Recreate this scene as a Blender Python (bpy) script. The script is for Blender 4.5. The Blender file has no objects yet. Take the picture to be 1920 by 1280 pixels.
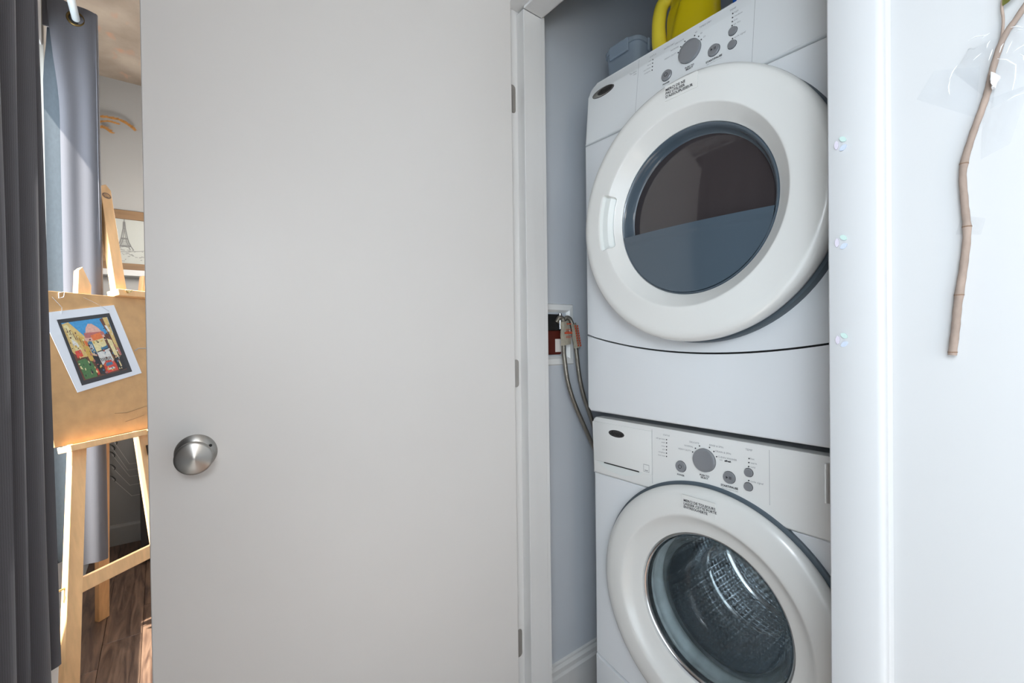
import bpy, bmesh, math, random
from mathutils import Vector, Matrix
random.seed(7)
C = bpy.context.scene.collection
S = bpy.context.scene
PI = math.pi

# ------------------------------------------------------------------ camera
cam_d = bpy.data.cameras.new('camera'); cam = bpy.data.objects.new('camera', cam_d); C.objects.link(cam)
cam_d.sensor_width = 36; cam_d.lens = 847.95 / 1920 * 36; cam_d.clip_start = .02
_r = Vector((.61597, .78760, -.01240)); _f = Vector((-.78769, .61602, -.008)).normalized()
_r = (_r - _f * _r.dot(_f)).normalized(); _u = _r.cross(_f)
cam.matrix_world = Matrix(((_r.x, _u.x, -_f.x, 0), (_r.y, _u.y, -_f.y, 0), (_r.z, _u.z, -_f.z, 1.145), (0, 0, 0, 1)))
S.camera = cam

# ------------------------------------------------------------------ world, sun, daylight, exposure
w = bpy.data.worlds.new('sky'); S.world = w; w.use_nodes = True
bg = w.node_tree.nodes['Background']; bg.inputs[0].default_value = (.78, .88, 1, 1); bg.inputs[1].default_value = 1.5
sun_d = bpy.data.lights.new('sun', 'SUN'); sun_d.energy = 22; sun_d.angle = .02; sun_d.color = (1, .95, .88)
sun = bpy.data.objects.new('sun', sun_d); C.objects.link(sun)
sun.rotation_euler = Vector((.20, -.5, .83)).to_track_quat('Z', 'Y').to_euler()
def area(name, loc, aim, sx, sy, e, col):
    d = bpy.data.lights.new(name, 'AREA'); d.shape = 'RECTANGLE'; d.size = sx; d.size_y = sy; d.energy = e; d.color = col
    o = bpy.data.objects.new(name, d); C.objects.link(o); o.location = loc
    o.rotation_euler = (-Vector(aim)).to_track_quat('Z', 'Y').to_euler(); return o
area('daylight_window_corridor', (.60, -.60, 1.22), (-.2, 1, -.05), 1.6, 2.1, 23, (.84, .92, 1))
area('daylight_window_far', (-1.75, -.62, 1.45), (0, 1, -.15), 1.2, 1.7, 56, (.80, .89, 1))
def lamp(name, loc, r, e, col):
    d = bpy.data.lights.new(name, 'POINT'); d.energy = e; d.color = col; d.shadow_soft_size = r
    o = bpy.data.objects.new(name, d); C.objects.link(o); o.location = loc
lamp('corridor_fill', (1.35, .0, 1.45), .16, 9, (1, .93, .85))  # added fill light, evens out the door face; no real fixture
lamp('corridor_front_fill', (.15, -.12, 1.42), .14, 15, (.86, .93, 1))  # added unseen fill for the machines and closet, not a ceiling fixture
lamp('far_room_fill', (-2.72, .08, 1.68), .12, 18, (1, .94, .88))  # added fill for the far room, kept out of view behind the door
S.view_settings.view_transform = 'Standard'; S.view_settings.look = 'None'
S.view_settings.gamma = 1; S.view_settings.use_curve_mapping = False; S.view_settings.exposure = 0.15

# ------------------------------------------------------------------ materials
def srgb(r, g, b):
    f = lambda c: (c / 255 / 12.92) if c / 255 <= .04045 else ((c / 255 + .055) / 1.055) ** 2.4
    return (f(r), f(g), f(b), 1)
M = {}
def mat(name, col, rough=.5, metal=0, noise=0, scale=(8, 8, 8), bump=0, bscale=200, **kw):
    m = bpy.data.materials.new(name); m.use_nodes = True; nt = m.node_tree; p = nt.nodes['Principled BSDF']
    p.inputs['Base Color'].default_value = col; p.inputs['Roughness'].default_value = rough; p.inputs['Metallic'].default_value = metal
    for k, v in kw.items(): p.inputs[k.replace('_', ' ')].default_value = v
    tc = nt.nodes.new('ShaderNodeTexCoord')
    if noise:
        mp = nt.nodes.new('ShaderNodeMapping'); mp.inputs['Scale'].default_value = scale
        nz = nt.nodes.new('ShaderNodeTexNoise'); nz.inputs['Detail'].default_value = 6; nz.inputs['Scale'].default_value = 1
        cr = nt.nodes.new('ShaderNodeValToRGB'); cr.color_ramp.elements[0].position = .3; cr.color_ramp.elements[1].position = .7
        cr.color_ramp.elements[0].color = tuple(c * (1 - noise) for c in col[:3]) + (1,)
        cr.color_ramp.elements[1].color = tuple(min(1, c * (1 + noise)) for c in col[:3]) + (1,)
        nt.links.new(tc.outputs['Object'], mp.inputs[0]); nt.links.new(mp.outputs[0], nz.inputs['Vector'])
        nt.links.new(nz.outputs[0], cr.inputs[0]); nt.links.new(cr.outputs[0], p.inputs['Base Color'])
    if bump:
        nb = nt.nodes.new('ShaderNodeTexNoise'); nb.inputs['Scale'].default_value = bscale; nb.inputs['Detail'].default_value = 3
        bn = nt.nodes.new('ShaderNodeBump'); bn.inputs['Strength'].default_value = bump; bn.inputs['Distance'].default_value = .002
        nt.links.new(tc.outputs['Object'], nb.inputs['Vector']); nt.links.new(nb.outputs[0], bn.inputs['Height']); nt.links.new(bn.outputs[0], p.inputs['Normal'])
    M[name] = m; return m
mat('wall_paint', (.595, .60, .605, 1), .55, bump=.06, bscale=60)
mat('closet_paint', (.58, .61, .65, 1), .5, noise=.03, scale=(3, 3, 3), bump=.05, bscale=60)
mat('door_paint', (.705, .68, .655, 1), .42, noise=.015, scale=(3, 3, 3), bump=.03, bscale=90)
mat('trim_paint', (.72, .71, .695, 1), .38, noise=.02, scale=(20, 20, 2))
mat('casing_paint', (.67, .68, .69, 1), .35, bump=.05, bscale=150)
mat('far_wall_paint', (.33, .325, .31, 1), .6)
mat('window_frame', (.52, .48, .42, 1), .45)
mat('enamel', (.81, .83, .85, 1), .24, Coat_Weight=.3)
mat('console_plastic', (.84, .84, .82, 1), .38)
mat('dryer_console', (.77, .785, .79, 1), .34)
mat('door_plastic', (.79, .79, .765, 1), .25, Coat_Weight=.3)
mat('handle_plastic', (.80, .83, .81, 1), .3)
mat('slate_plastic', srgb(76, 89, 100), .16, Coat_Weight=.4)
mat('slate_matte', srgb(84, 96, 105), .5)
mat('dark_glass', srgb(62, 56, 57), .05, Coat_Weight=.6, IOR=1.55)
mat('button_grey', srgb(150, 152, 156), .35, .35)
mat('black', (.008, .008, .008, 1), .6)
mat('print_dark', (.03, .03, .035, 1), .6)
mat('print_grey', (.28, .28, .29, 1), .6)
mat('gasket', srgb(176, 186, 190), .45, noise=.25, scale=(30, 30, 30), bump=.2)
mat('steel', (.55, .56, .58, 1), .2, 1)
mat('drum_steel', (.80, .84, .88, 1), .13, 1)
mat('nickel', (.50, .47, .44, 1), .26, 1)
mat('badge_silver', (.42, .41, .39, 1), .3, .8)
mat('badge_dark', (.06, .055, .055, 1), .35, .5)
mat('brass_dark', srgb(110, 90, 55), .3, .9)
mat('brass', srgb(190, 170, 120), .25, .9)
mat('rod_white', (.55, .58, .58, 1), .3)
mat('yellow_plastic', srgb(200, 176, 14), .3)
mat('yellow_handle', srgb(232, 208, 60), .4)
mat('blue_card', srgb(10, 90, 190), .5)
mat('white_card', srgb(225, 220, 215), .6)
mat('orange_print', srgb(210, 110, 60), .6)
mat('tag_paper', srgb(215, 208, 190), .7, noise=.12, scale=(60, 60, 60))
mat('tag_red', srgb(196, 80, 45), .7)
mat('copper_red', srgb(84, 28, 18), .5)
mat('paper', (.66, .68, .73, 1), .7)
mat('twig', srgb(160, 142, 130), .8, noise=.18, scale=(60, 60, 40), bump=.3)
mat('twig_node', srgb(132, 106, 88), .8)
mat('leaf', srgb(140, 140, 70), .6)
mat('straw', srgb(176, 126, 66), .8, noise=.3, scale=(90, 90, 90))
mat('frame_wood', srgb(120, 92, 62), .6, noise=.2, scale=(60, 4, 60))
mat('sketch_paper', srgb(166, 168, 162), .7)
mat('graphite', srgb(120, 120, 118), .8)
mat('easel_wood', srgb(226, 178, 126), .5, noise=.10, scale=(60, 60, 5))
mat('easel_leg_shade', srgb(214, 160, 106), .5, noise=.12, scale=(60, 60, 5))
mat('cabinet_black', srgb(30, 26, 24), .4)
mat('wire_white', (.62, .60, .57, 1), .35)
mat('hook_black', (.02, .02, .02, 1), .4)
mat('teal_lining', srgb(56, 61, 65), .9, noise=.08, scale=(120, 120, 60))
mat('blue_grey_chalk', srgb(140, 150, 156), .8)
mat('tape_glint', (.92, .93, .94, 1), .2)  # white for glints painted onto the clear tape
mat('ledge_paint', (.45, .45, .44, 1), .5)
mat('kerb', (.72, .71, .70, 1), .6)

# dark charcoal woven curtain
m = mat('curtain_fabric', srgb(80, 78, 82), .9, Sheen_Weight=.25); nt = m.node_tree; p = nt.nodes['Principled BSDF']
tc = nt.nodes.new('ShaderNodeTexCoord'); wv = []
for ax, sc in (('Z', 190), ('Y', 130)):
    t = nt.nodes.new('ShaderNodeTexWave'); t.bands_direction = ax; t.inputs['Scale'].default_value = sc; t.inputs['Distortion'].default_value = 1.5
    nt.links.new(tc.outputs['Object'], t.inputs['Vector']); wv.append(t)
mx = nt.nodes.new('ShaderNodeMath'); mx.operation = 'ADD'
nt.links.new(wv[0].outputs['Fac'], mx.inputs[0]); nt.links.new(wv[1].outputs['Fac'], mx.inputs[1])
cr = nt.nodes.new('ShaderNodeValToRGB'); cr.color_ramp.elements[0].color = srgb(70, 67, 70); cr.color_ramp.elements[1].color = srgb(92, 89, 93)
hf = nt.nodes.new('ShaderNodeMath'); hf.operation = 'MULTIPLY'; hf.inputs[1].default_value = .5
nt.links.new(mx.outputs[0], hf.inputs[0]); nt.links.new(hf.outputs[0], cr.inputs[0]); nt.links.new(cr.outputs[0], p.inputs['Base Color'])

# concrete ceiling
m = mat('concrete', srgb(150, 136, 122), .85, bump=.4, bscale=25); nt = m.node_tree; p = nt.nodes['Principled BSDF']
tc = nt.nodes.new('ShaderNodeTexCoord'); n1 = nt.nodes.new('ShaderNodeTexNoise'); n1.inputs['Scale'].default_value = 3; n1.inputs['Detail'].default_value = 8
c1 = nt.nodes.new('ShaderNodeValToRGB'); c1.color_ramp.elements[0].position = .3; c1.color_ramp.elements[1].position = .7
c1.color_ramp.elements[0].color = srgb(134, 120, 106); c1.color_ramp.elements[1].color = srgb(186, 172, 156)
n2 = nt.nodes.new('ShaderNodeTexNoise'); n2.inputs['Scale'].default_value = 7
mp = nt.nodes.new('ShaderNodeMapping'); mp.inputs['Scale'].default_value = (1, 2, 1)
c2 = nt.nodes.new('ShaderNodeValToRGB'); c2.color_ramp.elements[0].position = .6; c2.color_ramp.elements[1].position = .72
c2.color_ramp.elements[0].color = (0, 0, 0, 1); c2.color_ramp.elements[1].color = (.7, .7, .7, 1)
mi = nt.nodes.new('ShaderNodeMix'); mi.data_type = 'RGBA'; mi.inputs[7].default_value = srgb(188, 142, 116)
nt.links.new(tc.outputs['Object'], n1.inputs['Vector']); nt.links.new(tc.outputs['Object'], mp.inputs[0]); nt.links.new(mp.outputs[0], n2.inputs['Vector'])
nt.links.new(n1.outputs[0], c1.inputs[0]); nt.links.new(n2.outputs[0], c2.inputs[0]); nt.links.new(c2.outputs[0], mi.inputs[0])
nt.links.new(c1.outputs[0], mi.inputs[6]); nt.links.new(mi.outputs[2], p.inputs['Base Color'])

# dark wood planks
m = mat('plank_wood', srgb(96, 72, 58), .34); nt = m.node_tree; p = nt.nodes['Principled BSDF']
tc = nt.nodes.new('ShaderNodeTexCoord'); mp = nt.nodes.new('ShaderNodeMapping'); mp.inputs['Scale'].default_value = (2.2, 22, 10)
oi = nt.nodes.new('ShaderNodeObjectInfo'); ad = nt.nodes.new('ShaderNodeVectorMath'); ad.operation = 'ADD'
sc = nt.nodes.new('ShaderNodeMath'); sc.operation = 'MULTIPLY'; sc.inputs[1].default_value = 30
nt.links.new(oi.outputs['Random'], sc.inputs[0]); nt.links.new(tc.outputs['Object'], ad.inputs[0]); nt.links.new(sc.outputs[0], ad.inputs[1])
nt.links.new(ad.outputs[0], mp.inputs[0]); nz = nt.nodes.new('ShaderNodeTexNoise'); nz.inputs['Scale'].default_value = 1.6; nz.inputs['Detail'].default_value = 8; nz.inputs['Distortion'].default_value = 1.6
nt.links.new(mp.outputs[0], nz.inputs['Vector']); cr = nt.nodes.new('ShaderNodeValToRGB')
cr.color_ramp.elements[0].position = .32; cr.color_ramp.elements[1].position = .7
cr.color_ramp.elements[0].color = srgb(66, 48, 40); cr.color_ramp.elements[1].color = srgb(124, 98, 80)
nt.links.new(nz.outputs[0], cr.inputs[0]); nt.links.new(cr.outputs[0], p.inputs['Base Color'])

# hardboard
m = mat('hardboard', srgb(188, 146, 98), .6, noise=.10, scale=(26, 26, 26), bump=.1)

# radially brushed nickel knob face
m = mat('brushed_nickel', (.44, .42, .395, 1), .34, 1, Anisotropic=.9, Anisotropic_Rotation=.25); nt = m.node_tree; p = nt.nodes['Principled BSDF']
tg = nt.nodes.new('ShaderNodeTangent'); tg.direction_type = 'RADIAL'; tg.axis = 'X'; nt.links.new(tg.outputs[0], p.inputs['Tangent'])

# braided steel hose
m = mat('braid', (.30, .275, .235, 1), .35, .85); nt = m.node_tree; p = nt.nodes['Principled BSDF']
tc = nt.nodes.new('ShaderNodeTexCoord'); vo = nt.nodes.new('ShaderNodeTexVoronoi'); vo.inputs['Scale'].default_value = 420
bn = nt.nodes.new('ShaderNodeBump'); bn.inputs['Strength'].default_value = .7; bn.inputs['Distance'].default_value = .001
nt.links.new(tc.outputs['Object'], vo.inputs['Vector']); nt.links.new(vo.outputs['Distance'], bn.inputs['Height']); nt.links.new(bn.outputs[0], p.inputs['Normal'])

def clear(name, tint, ior, refl_rough=.03, extra=0.0, extra_col=(1, 1, 1, 1)):
    m = bpy.data.materials.new(name); m.use_nodes = True; nt = m.node_tree; nt.nodes.remove(nt.nodes['Principled BSDF'])
    out = nt.nodes['Material Output']; tr = nt.nodes.new('ShaderNodeBsdfTransparent'); tr.inputs[0].default_value = tint
    gl = nt.nodes.new('ShaderNodeBsdfGlossy'); gl.inputs['Roughness'].default_value = refl_rough
    fr = nt.nodes.new('ShaderNodeFresnel'); fr.inputs[0].default_value = ior; ms = nt.nodes.new('ShaderNodeMixShader')
    ge = nt.nodes.new('ShaderNodeNewGeometry'); sb_n = nt.nodes.new('ShaderNodeMath'); sb_n.operation = 'SUBTRACT'; sb_n.inputs[0].default_value = 1; mu = nt.nodes.new('ShaderNodeMath'); mu.operation = 'MULTIPLY'
    nt.links.new(ge.outputs['Backfacing'], sb_n.inputs[1]); nt.links.new(sb_n.outputs[0], mu.inputs[0]); nt.links.new(fr.outputs[0], mu.inputs[1])
    nt.links.new(mu.outputs[0], ms.inputs[0]); nt.links.new(gl.outputs[0], ms.inputs[2])
    if extra:
        df = nt.nodes.new('ShaderNodeBsdfDiffuse'); df.inputs[0].default_value = extra_col; m2 = nt.nodes.new('ShaderNodeMixShader')
        m2.inputs[0].default_value = extra; nt.links.new(tr.outputs[0], m2.inputs[1]); nt.links.new(df.outputs[0], m2.inputs[2]); nt.links.new(m2.outputs[0], ms.inputs[1])
    else: nt.links.new(tr.outputs[0], ms.inputs[1])
    nt.links.new(ms.outputs[0], out.inputs[0]); M[name] = m; return m
clear('window_glass', (.95, .97, .97, 1), 1.45, .0)
clear('tape_film', (.99, .995, 1, 1), 1.6, .06, .06)
clear('tub_plastic', (.72, .78, .84, 1), 1.35, .25, .38, (.55, .62, .70, 1))
m = bpy.data.materials.new('porthole_glass'); m.use_nodes = True; p = m.node_tree.nodes['Principled BSDF']
p.inputs['Base Color'].default_value = (.93, .97, .97, 1); p.inputs['Roughness'].default_value = .0; p.inputs['IOR'].default_value = 1.47; p.inputs['Transmission Weight'].default_value = 1
nt = m.node_tree; tr = nt.nodes.new('ShaderNodeBsdfTransparent'); tr.inputs[0].default_value = (.96, .98, .98, 1); ms = nt.nodes.new('ShaderNodeMixShader'); ms.inputs[0].default_value = .2
nt.links.new(tr.outputs[0], ms.inputs[1]); nt.links.new(p.outputs[0], ms.inputs[2]); nt.links.new(ms.outputs[0], nt.nodes['Material Output'].inputs[0]); M['porthole_glass'] = m

# ------------------------------------------------------------------ helpers
def thing(name, label, cat, loc=(0, 0, 0), group=None, kind=None):
    o = bpy.data.objects.new(name, None); C.objects.link(o); o.location = loc; o.empty_display_size = .05
    if label: o['label'] = label
    if cat: o['category'] = cat
    if group: o['group'] = group
    if kind: o['kind'] = kind
    return o
def wloc(o):
    v = Vector((0, 0, 0))
    while o: v += Vector(o.location); o = o.parent
    return v
def link(name, bm, mats, parent=None, loc=None, smooth=None, kind=None, label=None, tagd=None):
    """bm holds world coordinates; loc = world origin of the new object"""
    if loc is None:
        if parent is None:
            xs = [v.co for v in bm.verts]; loc = Vector((sum(c.x for c in xs) / len(xs), sum(c.y for c in xs) / len(xs), min(c.z for c in xs)))
        else: loc = wloc(parent)
    loc = Vector(loc)
    for v in bm.verts: v.co -= loc
    bmesh.ops.recalc_face_normals(bm, faces=bm.faces[:])
    me = bpy.data.meshes.new(name); bm.to_mesh(me); bm.free()
    if not isinstance(mats, (list, tuple)): mats = [mats]
    for mm in mats: me.materials.append(M[mm])
    if smooth is not None:
        me.shade_smooth(); me.set_sharp_from_angle(angle=math.radians(smooth))
    o = bpy.data.objects.new(name, me); C.objects.link(o)
    if parent is not None: o.parent = parent; o.location = loc - wloc(parent)
    else: o.location = loc
    if kind: o['kind'] = kind
    if label: o['label'] = label
    if tagd:
        o['label'], o['category'] = tagd[0], tagd[1]
        if len(tagd) > 2: o['group'] = tagd[2]
    return o
def box(bm, x0, x1, y0, y1, z0, z1, bev=0, seg=2, mi=0):
    g = bmesh.ops.create_cube(bm, size=1)
    for v in g['verts']: v.co = Vector(((x0 + x1) / 2 + v.co.x * (x1 - x0), (y0 + y1) / 2 + v.co.y * (y1 - y0), (z0 + z1) / 2 + v.co.z * (z1 - z0)))
    fs = set(f for v in g['verts'] for f in v.link_faces)
    for f in fs: f.material_index = mi
    if bev:
        es = list(set(e for v in g['verts'] for e in v.link_edges))
        bmesh.ops.bevel(bm, geom=es, offset=bev, segments=seg, affect='EDGES', profile=.5)
    return bm
def bx(*a, **k): return box(bmesh.new(), *a, **k)
def prism(bm, pts, y0, y1, bev=0, seg=3, mi=0, axis='Y'):
    """polygon pts (a,b) extruded between y0 (front) and y1; axis Y: (x,z); X: (y,z); Z: (x,y)"""
    def P(a, b, c): return {'Y': (a, c, b), 'X': (c, a, b), 'Z': (a, b, c)}[axis]
    f0 = [bm.verts.new(P(a, b, y0)) for a, b in pts]; f1 = [bm.verts.new(P(a, b, y1)) for a, b in pts]
    F = bm.faces.new(f0); F.material_index = mi; G = bm.faces.new(f1[::-1]); G.material_index = mi
    n = len(pts)
    for i in range(n):
        q = bm.faces.new((f0[i], f0[(i + 1) % n], f1[(i + 1) % n], f1[i])); q.material_index = mi
    if bev: bmesh.ops.bevel(bm, geom=list(F.edges), offset=bev, segments=seg, affect='EDGES', profile=.5)
    return bm
def lathe(bm, prof, c, axis='Y', n=96, a0=0, a1=2 * PI, mi=0, sx=1, sz=1):
    """prof: list of (radius, position along axis)"""
    full = abs(a1 - a0 - 2 * PI) < 1e-6; rings = []
    for r, h in prof:
        ring = []
        for i in range(n if full else n + 1):
            a = a0 + (a1 - a0) * i / n; ca, sa = r * math.cos(a) * sx, r * math.sin(a) * sz
            if r < 1e-7:
                if not ring: v0 = bm.verts.new({'Y': (c[0], h, c[2]), 'Z': (c[0], c[1], h), 'X': (h, c[1], c[2])}[axis])
                ring.append(v0); continue
            ring.append(bm.verts.new({'Y': (c[0] + ca, h, c[2] + sa), 'Z': (c[0] + ca, c[1] + sa, h), 'X': (h, c[1] + ca, c[2] + sa)}[axis]))
        rings.append(ring)
    for A, B in zip(rings, rings[1:]):
        m_ = len(A)
        for i in range(m_ if full else m_ - 1):
            q = [A[i], A[(i + 1) % m_], B[(i + 1) % m_], B[i]]; u = []
            for v in q:
                if v not in u: u.append(v)
            if len(u) > 2:
                f = bm.faces.new(u); f.material_index = mi
    return bm
def tube(bm, pts, r, n=10, closed=False, mi=0):
    pts = [Vector(q) for q in pts]; N = len(pts); rs = r if isinstance(r, (list, tuple)) else [r] * N; rings = []; up = None
    for i, q in enumerate(pts):
        t = (pts[(i + 1) % N] - pts[i - 1]) if closed else (pts[min(i + 1, N - 1)] - pts[max(i - 1, 0)])
        t.normalize()
        if up is None: up = t.orthogonal().normalized()
        up = (up - t * up.dot(t))
        up = up.normalized() if up.length > 1e-6 else t.orthogonal().normalized()
        s = t.cross(up)
        rings.append([bm.verts.new(q + (up * math.cos(2 * PI * k / n) + s * math.sin(2 * PI * k / n)) * rs[i]) for k in range(n)])
    prs = list(zip(rings, rings[1:])) + ([(rings[-1], rings[0])] if closed else [])
    for A, B in prs:
        for k in range(n):
            f = bm.faces.new((A[k], A[(k + 1) % n], B[(k + 1) % n], B[k])); f.material_index = mi
    if not closed:
        f = bm.faces.new(rings[0][::-1]); f.material_index = mi; f = bm.faces.new(rings[-1]); f.material_index = mi
    return bm
def spline(P, n=8):
    P = [Vector(q) for q in P]; out = []
    for i in range(len(P) - 1):
        a, b, c, d = P[max(i - 1, 0)], P[i], P[i + 1], P[min(i + 2, len(P) - 1)]
        for k in range(n):
            t = k / n; out.append(.5 * ((2 * b) + (c - a) * t + (2 * a - 5 * b + 4 * c - d) * t * t + (3 * b - a - 3 * c + d) * t ** 3))
    out.append(P[-1]); return out
def beam(bm, p0, p1, wax, w_, d, bev=.0015):
    p0, p1 = Vector(p0), Vector(p1); t = (p1 - p0).normalized(); wax = Vector(wax); wax = (wax - t * wax.dot(t)).normalized(); n = t.cross(wax)
    vs = [bm.verts.new(q + wax * (a * w_ / 2) + n * (b * d / 2)) for q in (p0, p1) for a, b in ((-1, -1), (1, -1), (1, 1), (-1, 1))]
    fs = [bm.faces.new([vs[i] for i in ix]) for ix in ((0, 1, 2, 3), (7, 6, 5, 4), (0, 4, 5, 1), (1, 5, 6, 2), (2, 6, 7, 3), (3, 7, 4, 0))]
    if bev: bmesh.ops.bevel(bm, geom=list(set(e for f in fs for e in f.edges)), offset=bev, segments=1, affect='EDGES')
    return bm
def disc(bm, x, y, z, r, n=14, mi=0, th=.0006):
    return lathe(bm, [(0, y - th), (r, y - th), (r, y + .0004)], (x, 0, z), 'Y', n, mi=mi)
def text_bm(bm, s, o, ax, up, size, align='CENTER', shear=0, bold=0, mi=0, spacing=1.0):
    cu = bpy.data.curves.new('t', 'FONT'); cu.body = s; cu.size = size; cu.align_x = align; cu.align_y = 'CENTER'; cu.shear = shear; cu.offset = bold; cu.resolution_u = 2; cu.space_line = .95; cu.space_character = spacing
    ob = bpy.data.objects.new('t', cu); C.objects.link(ob); dg = bpy.context.evaluated_depsgraph_get()
    me = bpy.data.meshes.new_from_object(ob.evaluated_get(dg)); bpy.data.objects.remove(ob); bpy.data.curves.remove(cu)
    ax, up, o = Vector(ax).normalized(), Vector(up).normalized(), Vector(o); vs = [bm.verts.new(o + ax * v.co.x + up * v.co.y) for v in me.vertices]
    for pl in me.polygons:
        try: f = bm.faces.new([vs[i] for i in pl.vertices]); f.material_index = mi
        except ValueError: pass
    bpy.data.meshes.remove(me); return bm
def rrect(x0, x1, z0, z1, r, n=5):
    out = []
    for cx, cz, a in ((x1 - r, z1 - r, 0), (x0 + r, z1 - r, 90), (x0 + r, z0 + r, 180), (x1 - r, z0 + r, 270)):
        for k in range(n + 1):
            t = math.radians(a + 90 * k / n); out.append((cx + r * math.cos(t), cz + r * math.sin(t)))
    return out

# ------------------------------------------------------------------ setting
YR = .755          # room face of the closet wall
XL, XR = -.976, -.228   # jambs of the closet opening
ZH = 2.045
# floor with planks
fl = link('floor', bx(-3.42, 1.72, -.45, 1.82, -.06, -.012), 'black', kind='structure')
y = -.42; r_ = 0
while y < .74:
    x = -3.41 - random.random() * .7; y1 = min(y + .118, .752)
    while x < 1.7:
        x1 = min(x + 1.15 + .3 * random.random(), 1.7); x0 = max(x, -3.41)
        if x1 - x0 > .05:
            link('plank', bx(x0 + .0006, x1 - .0006, y + .0006, y1 - .0006, -.012, 0, bev=.001, seg=1), 'plank_wood', fl)
        x = x1
    y = y1
for k in range(9):
    y0 = .756 + k * .118
    link('plank', bx(-1.02, -.16, y0, min(y0 + .117, 1.78), -.012, 0, bev=.001, seg=1), 'plank_wood', fl)
# walls
bm = bx(-3.42, XL - .01, YR, YR + .1, 0, 2.64); box(bm, XR + .01, 1.72, YR, YR + .1, 0, 2.64); box(bm, XL - .01, XR + .01, YR, YR + .1, ZH + .01, 2.64)
link('wall_back', bm, 'wall_paint', kind='structure')
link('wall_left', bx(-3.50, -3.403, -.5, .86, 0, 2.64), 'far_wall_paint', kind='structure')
bm = bx(1.70, 1.80, -.5, .86, 0, 2.64); link('wall_right', bm, 'wall_paint', kind='structure')
# window wall: openings W1 (-2.30..-1.25) and W2 (.30..1.55)
YW = -.315
W1 = (-2.33, -1.15, .398, 2.22); W2 = (0.0, 1.50, .14, 2.22)
bm = bx(-3.42, W1[0], YW - .12, YW, 0, 2.64); box(bm, W1[1], W2[0], YW - .12, YW, 0, 2.64); box(bm, W2[1], 1.72, YW - .12, YW, 0, 2.64)
for W in (W1, W2): box(bm, W[0], W[1], YW - .12, YW, 0, W[2]); box(bm, W[0], W[1], YW - .12, YW, W[3], 2.64)
link('wall_front', bm, 'wall_paint', kind='structure')
for i, W in enumerate((W1, W2)):
    wn = thing('window_%d' % (i + 1), None, None, (W[0], YW - .08, W[2]), kind='structure')
    bm = bx(W[0], W[0] + .05, YW - .11, YW - .06, W[2], W[3], bev=.003); box(bm, W[1] - .05, W[1], YW - .11, YW - .06, W[2], W[3], bev=.003)
    box(bm, W[0], W[1], YW - .11, YW - .06, W[2], W[2] + .05, bev=.003); box(bm, W[0], W[1], YW - .11, YW - .06, W[3] - .05, W[3], bev=.003)
    link('window_frame', bm, 'window_frame', wn)
    mid = (W[0] + W[1]) / 2
    link('mullion', bx(mid - .022, mid + .022, YW - .105, YW - .065, W[2] + .05, W[3] - .05, bev=.003), 'window_frame', wn)
    link('window_pane', bx(W[0] + .05, mid - .022, YW - .088, YW - .082, W[2] + .05, W[3] - .05), 'window_glass', wn)
    link('window_pane', bx(mid + .022, W[1] - .05, YW - .088, YW - .082, W[2] + .05, W[3] - .05), 'window_glass', wn)
    link('window_sill', bx(W[0] - .0, W[1] + .0, YW - .06, YW + .0, W[2] - .0, W[2] + .012, bev=.002), 'window_frame', wn)
link('trim_2', bx(-2.372, -2.325, YW - .06, YW + .006, .60, 2.60, bev=.003), 'window_frame', kind='structure')
link('ceiling', bx(-3.5, 1.8, -.5, .86, 2.638, 2.74), 'concrete', kind='structure')
# closet shell
link('wall_closet_left', bx(-1.10, -1.0225, YR + .1, 1.86, 0, 2.44), 'closet_paint', kind='structure')
link('wall_closet_right', bx(-.15, -.07, YR + .1, 1.86, 0, 2.44), 'closet_paint', kind='structure')
link('wall_closet_back', bx(-1.0225, -.15, 1.78, 1.86, 0, 2.44), 'closet_paint', kind='structure')
link('ceiling_closet', bx(-1.10, -.07, YR + .1, 1.86, 2.44, 2.5), 'closet_paint', kind='structure')
# baseboards
def baseprof(d): return [(0, 0), (d, 0), (d, .098), (d * .72, .106), (d * .72, .12), (d * .35, .128), (d * .35, .134), (0, .138)]
bm = prism(bmesh.new(), [(-1.0225 + a, b) for a, b in baseprof(.016)], YR + .1, 1.78, axis='Y')
link('baseboard_closet_left', bm, 'trim_paint', kind='structure')
bm = prism(bmesh.new(), [(-3.403 + a, b) for a, b in [(0, 0), (.014, 0), (.014, .10), (.008, .112), (0, .115)]], YW, YR, axis='Y')
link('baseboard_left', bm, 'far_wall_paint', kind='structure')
bm = prism(bmesh.new(), [(YW + a, b) for a, b in [(0, 0), (.014, 0), (.014, .10), (.008, .112), (0, .115)]], -3.40, 1.7, axis='X')
link('baseboard_front', bm, 'trim_paint', kind='structure')
link('trim_3', bx(-2.45, -1.72, YW + .014, YW + .05, 0, .052, bev=.004), 'kerb', kind='structure')
# right casing + wall edge
trim = thing('trim_1', None, None, ((XL + XR) / 2, YR, 0), kind='structure')
# door frame: jambs, stops, head
link('jamb', bx(XL - .018, XL, YR - .001, .868, 0, ZH + .006, bev=.0012, seg=1), 'trim_paint', trim)
link('jamb', bx(XR, XR + .018, YR - .001, .868, 0, ZH, bev=.0012, seg=1), 'trim_paint', trim)
link('head_jamb', bx(XL, XR, YR - .001, .868, ZH, ZH + .018, bev=.0012, seg=1), 'trim_paint', trim)
link('door_stop', bx(XL, -.945, .793, .858, 0, 2.037, bev=.0015), 'trim_paint', trim)
link('door_stop', bx(XR - .031 + .019, XR, .793, .858, 0, 2.037, bev=.0015), 'trim_paint', trim)
link('door_stop', bx(-.945, XR, .793, .858, 2.037 - .0, ZH, bev=.0015), 'trim_paint', trim)
link('edge_bead', bx(-.951, -.9455, .857, .8705, 0, 2.045, bev=.001, seg=1), 'trim_paint', trim)
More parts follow.
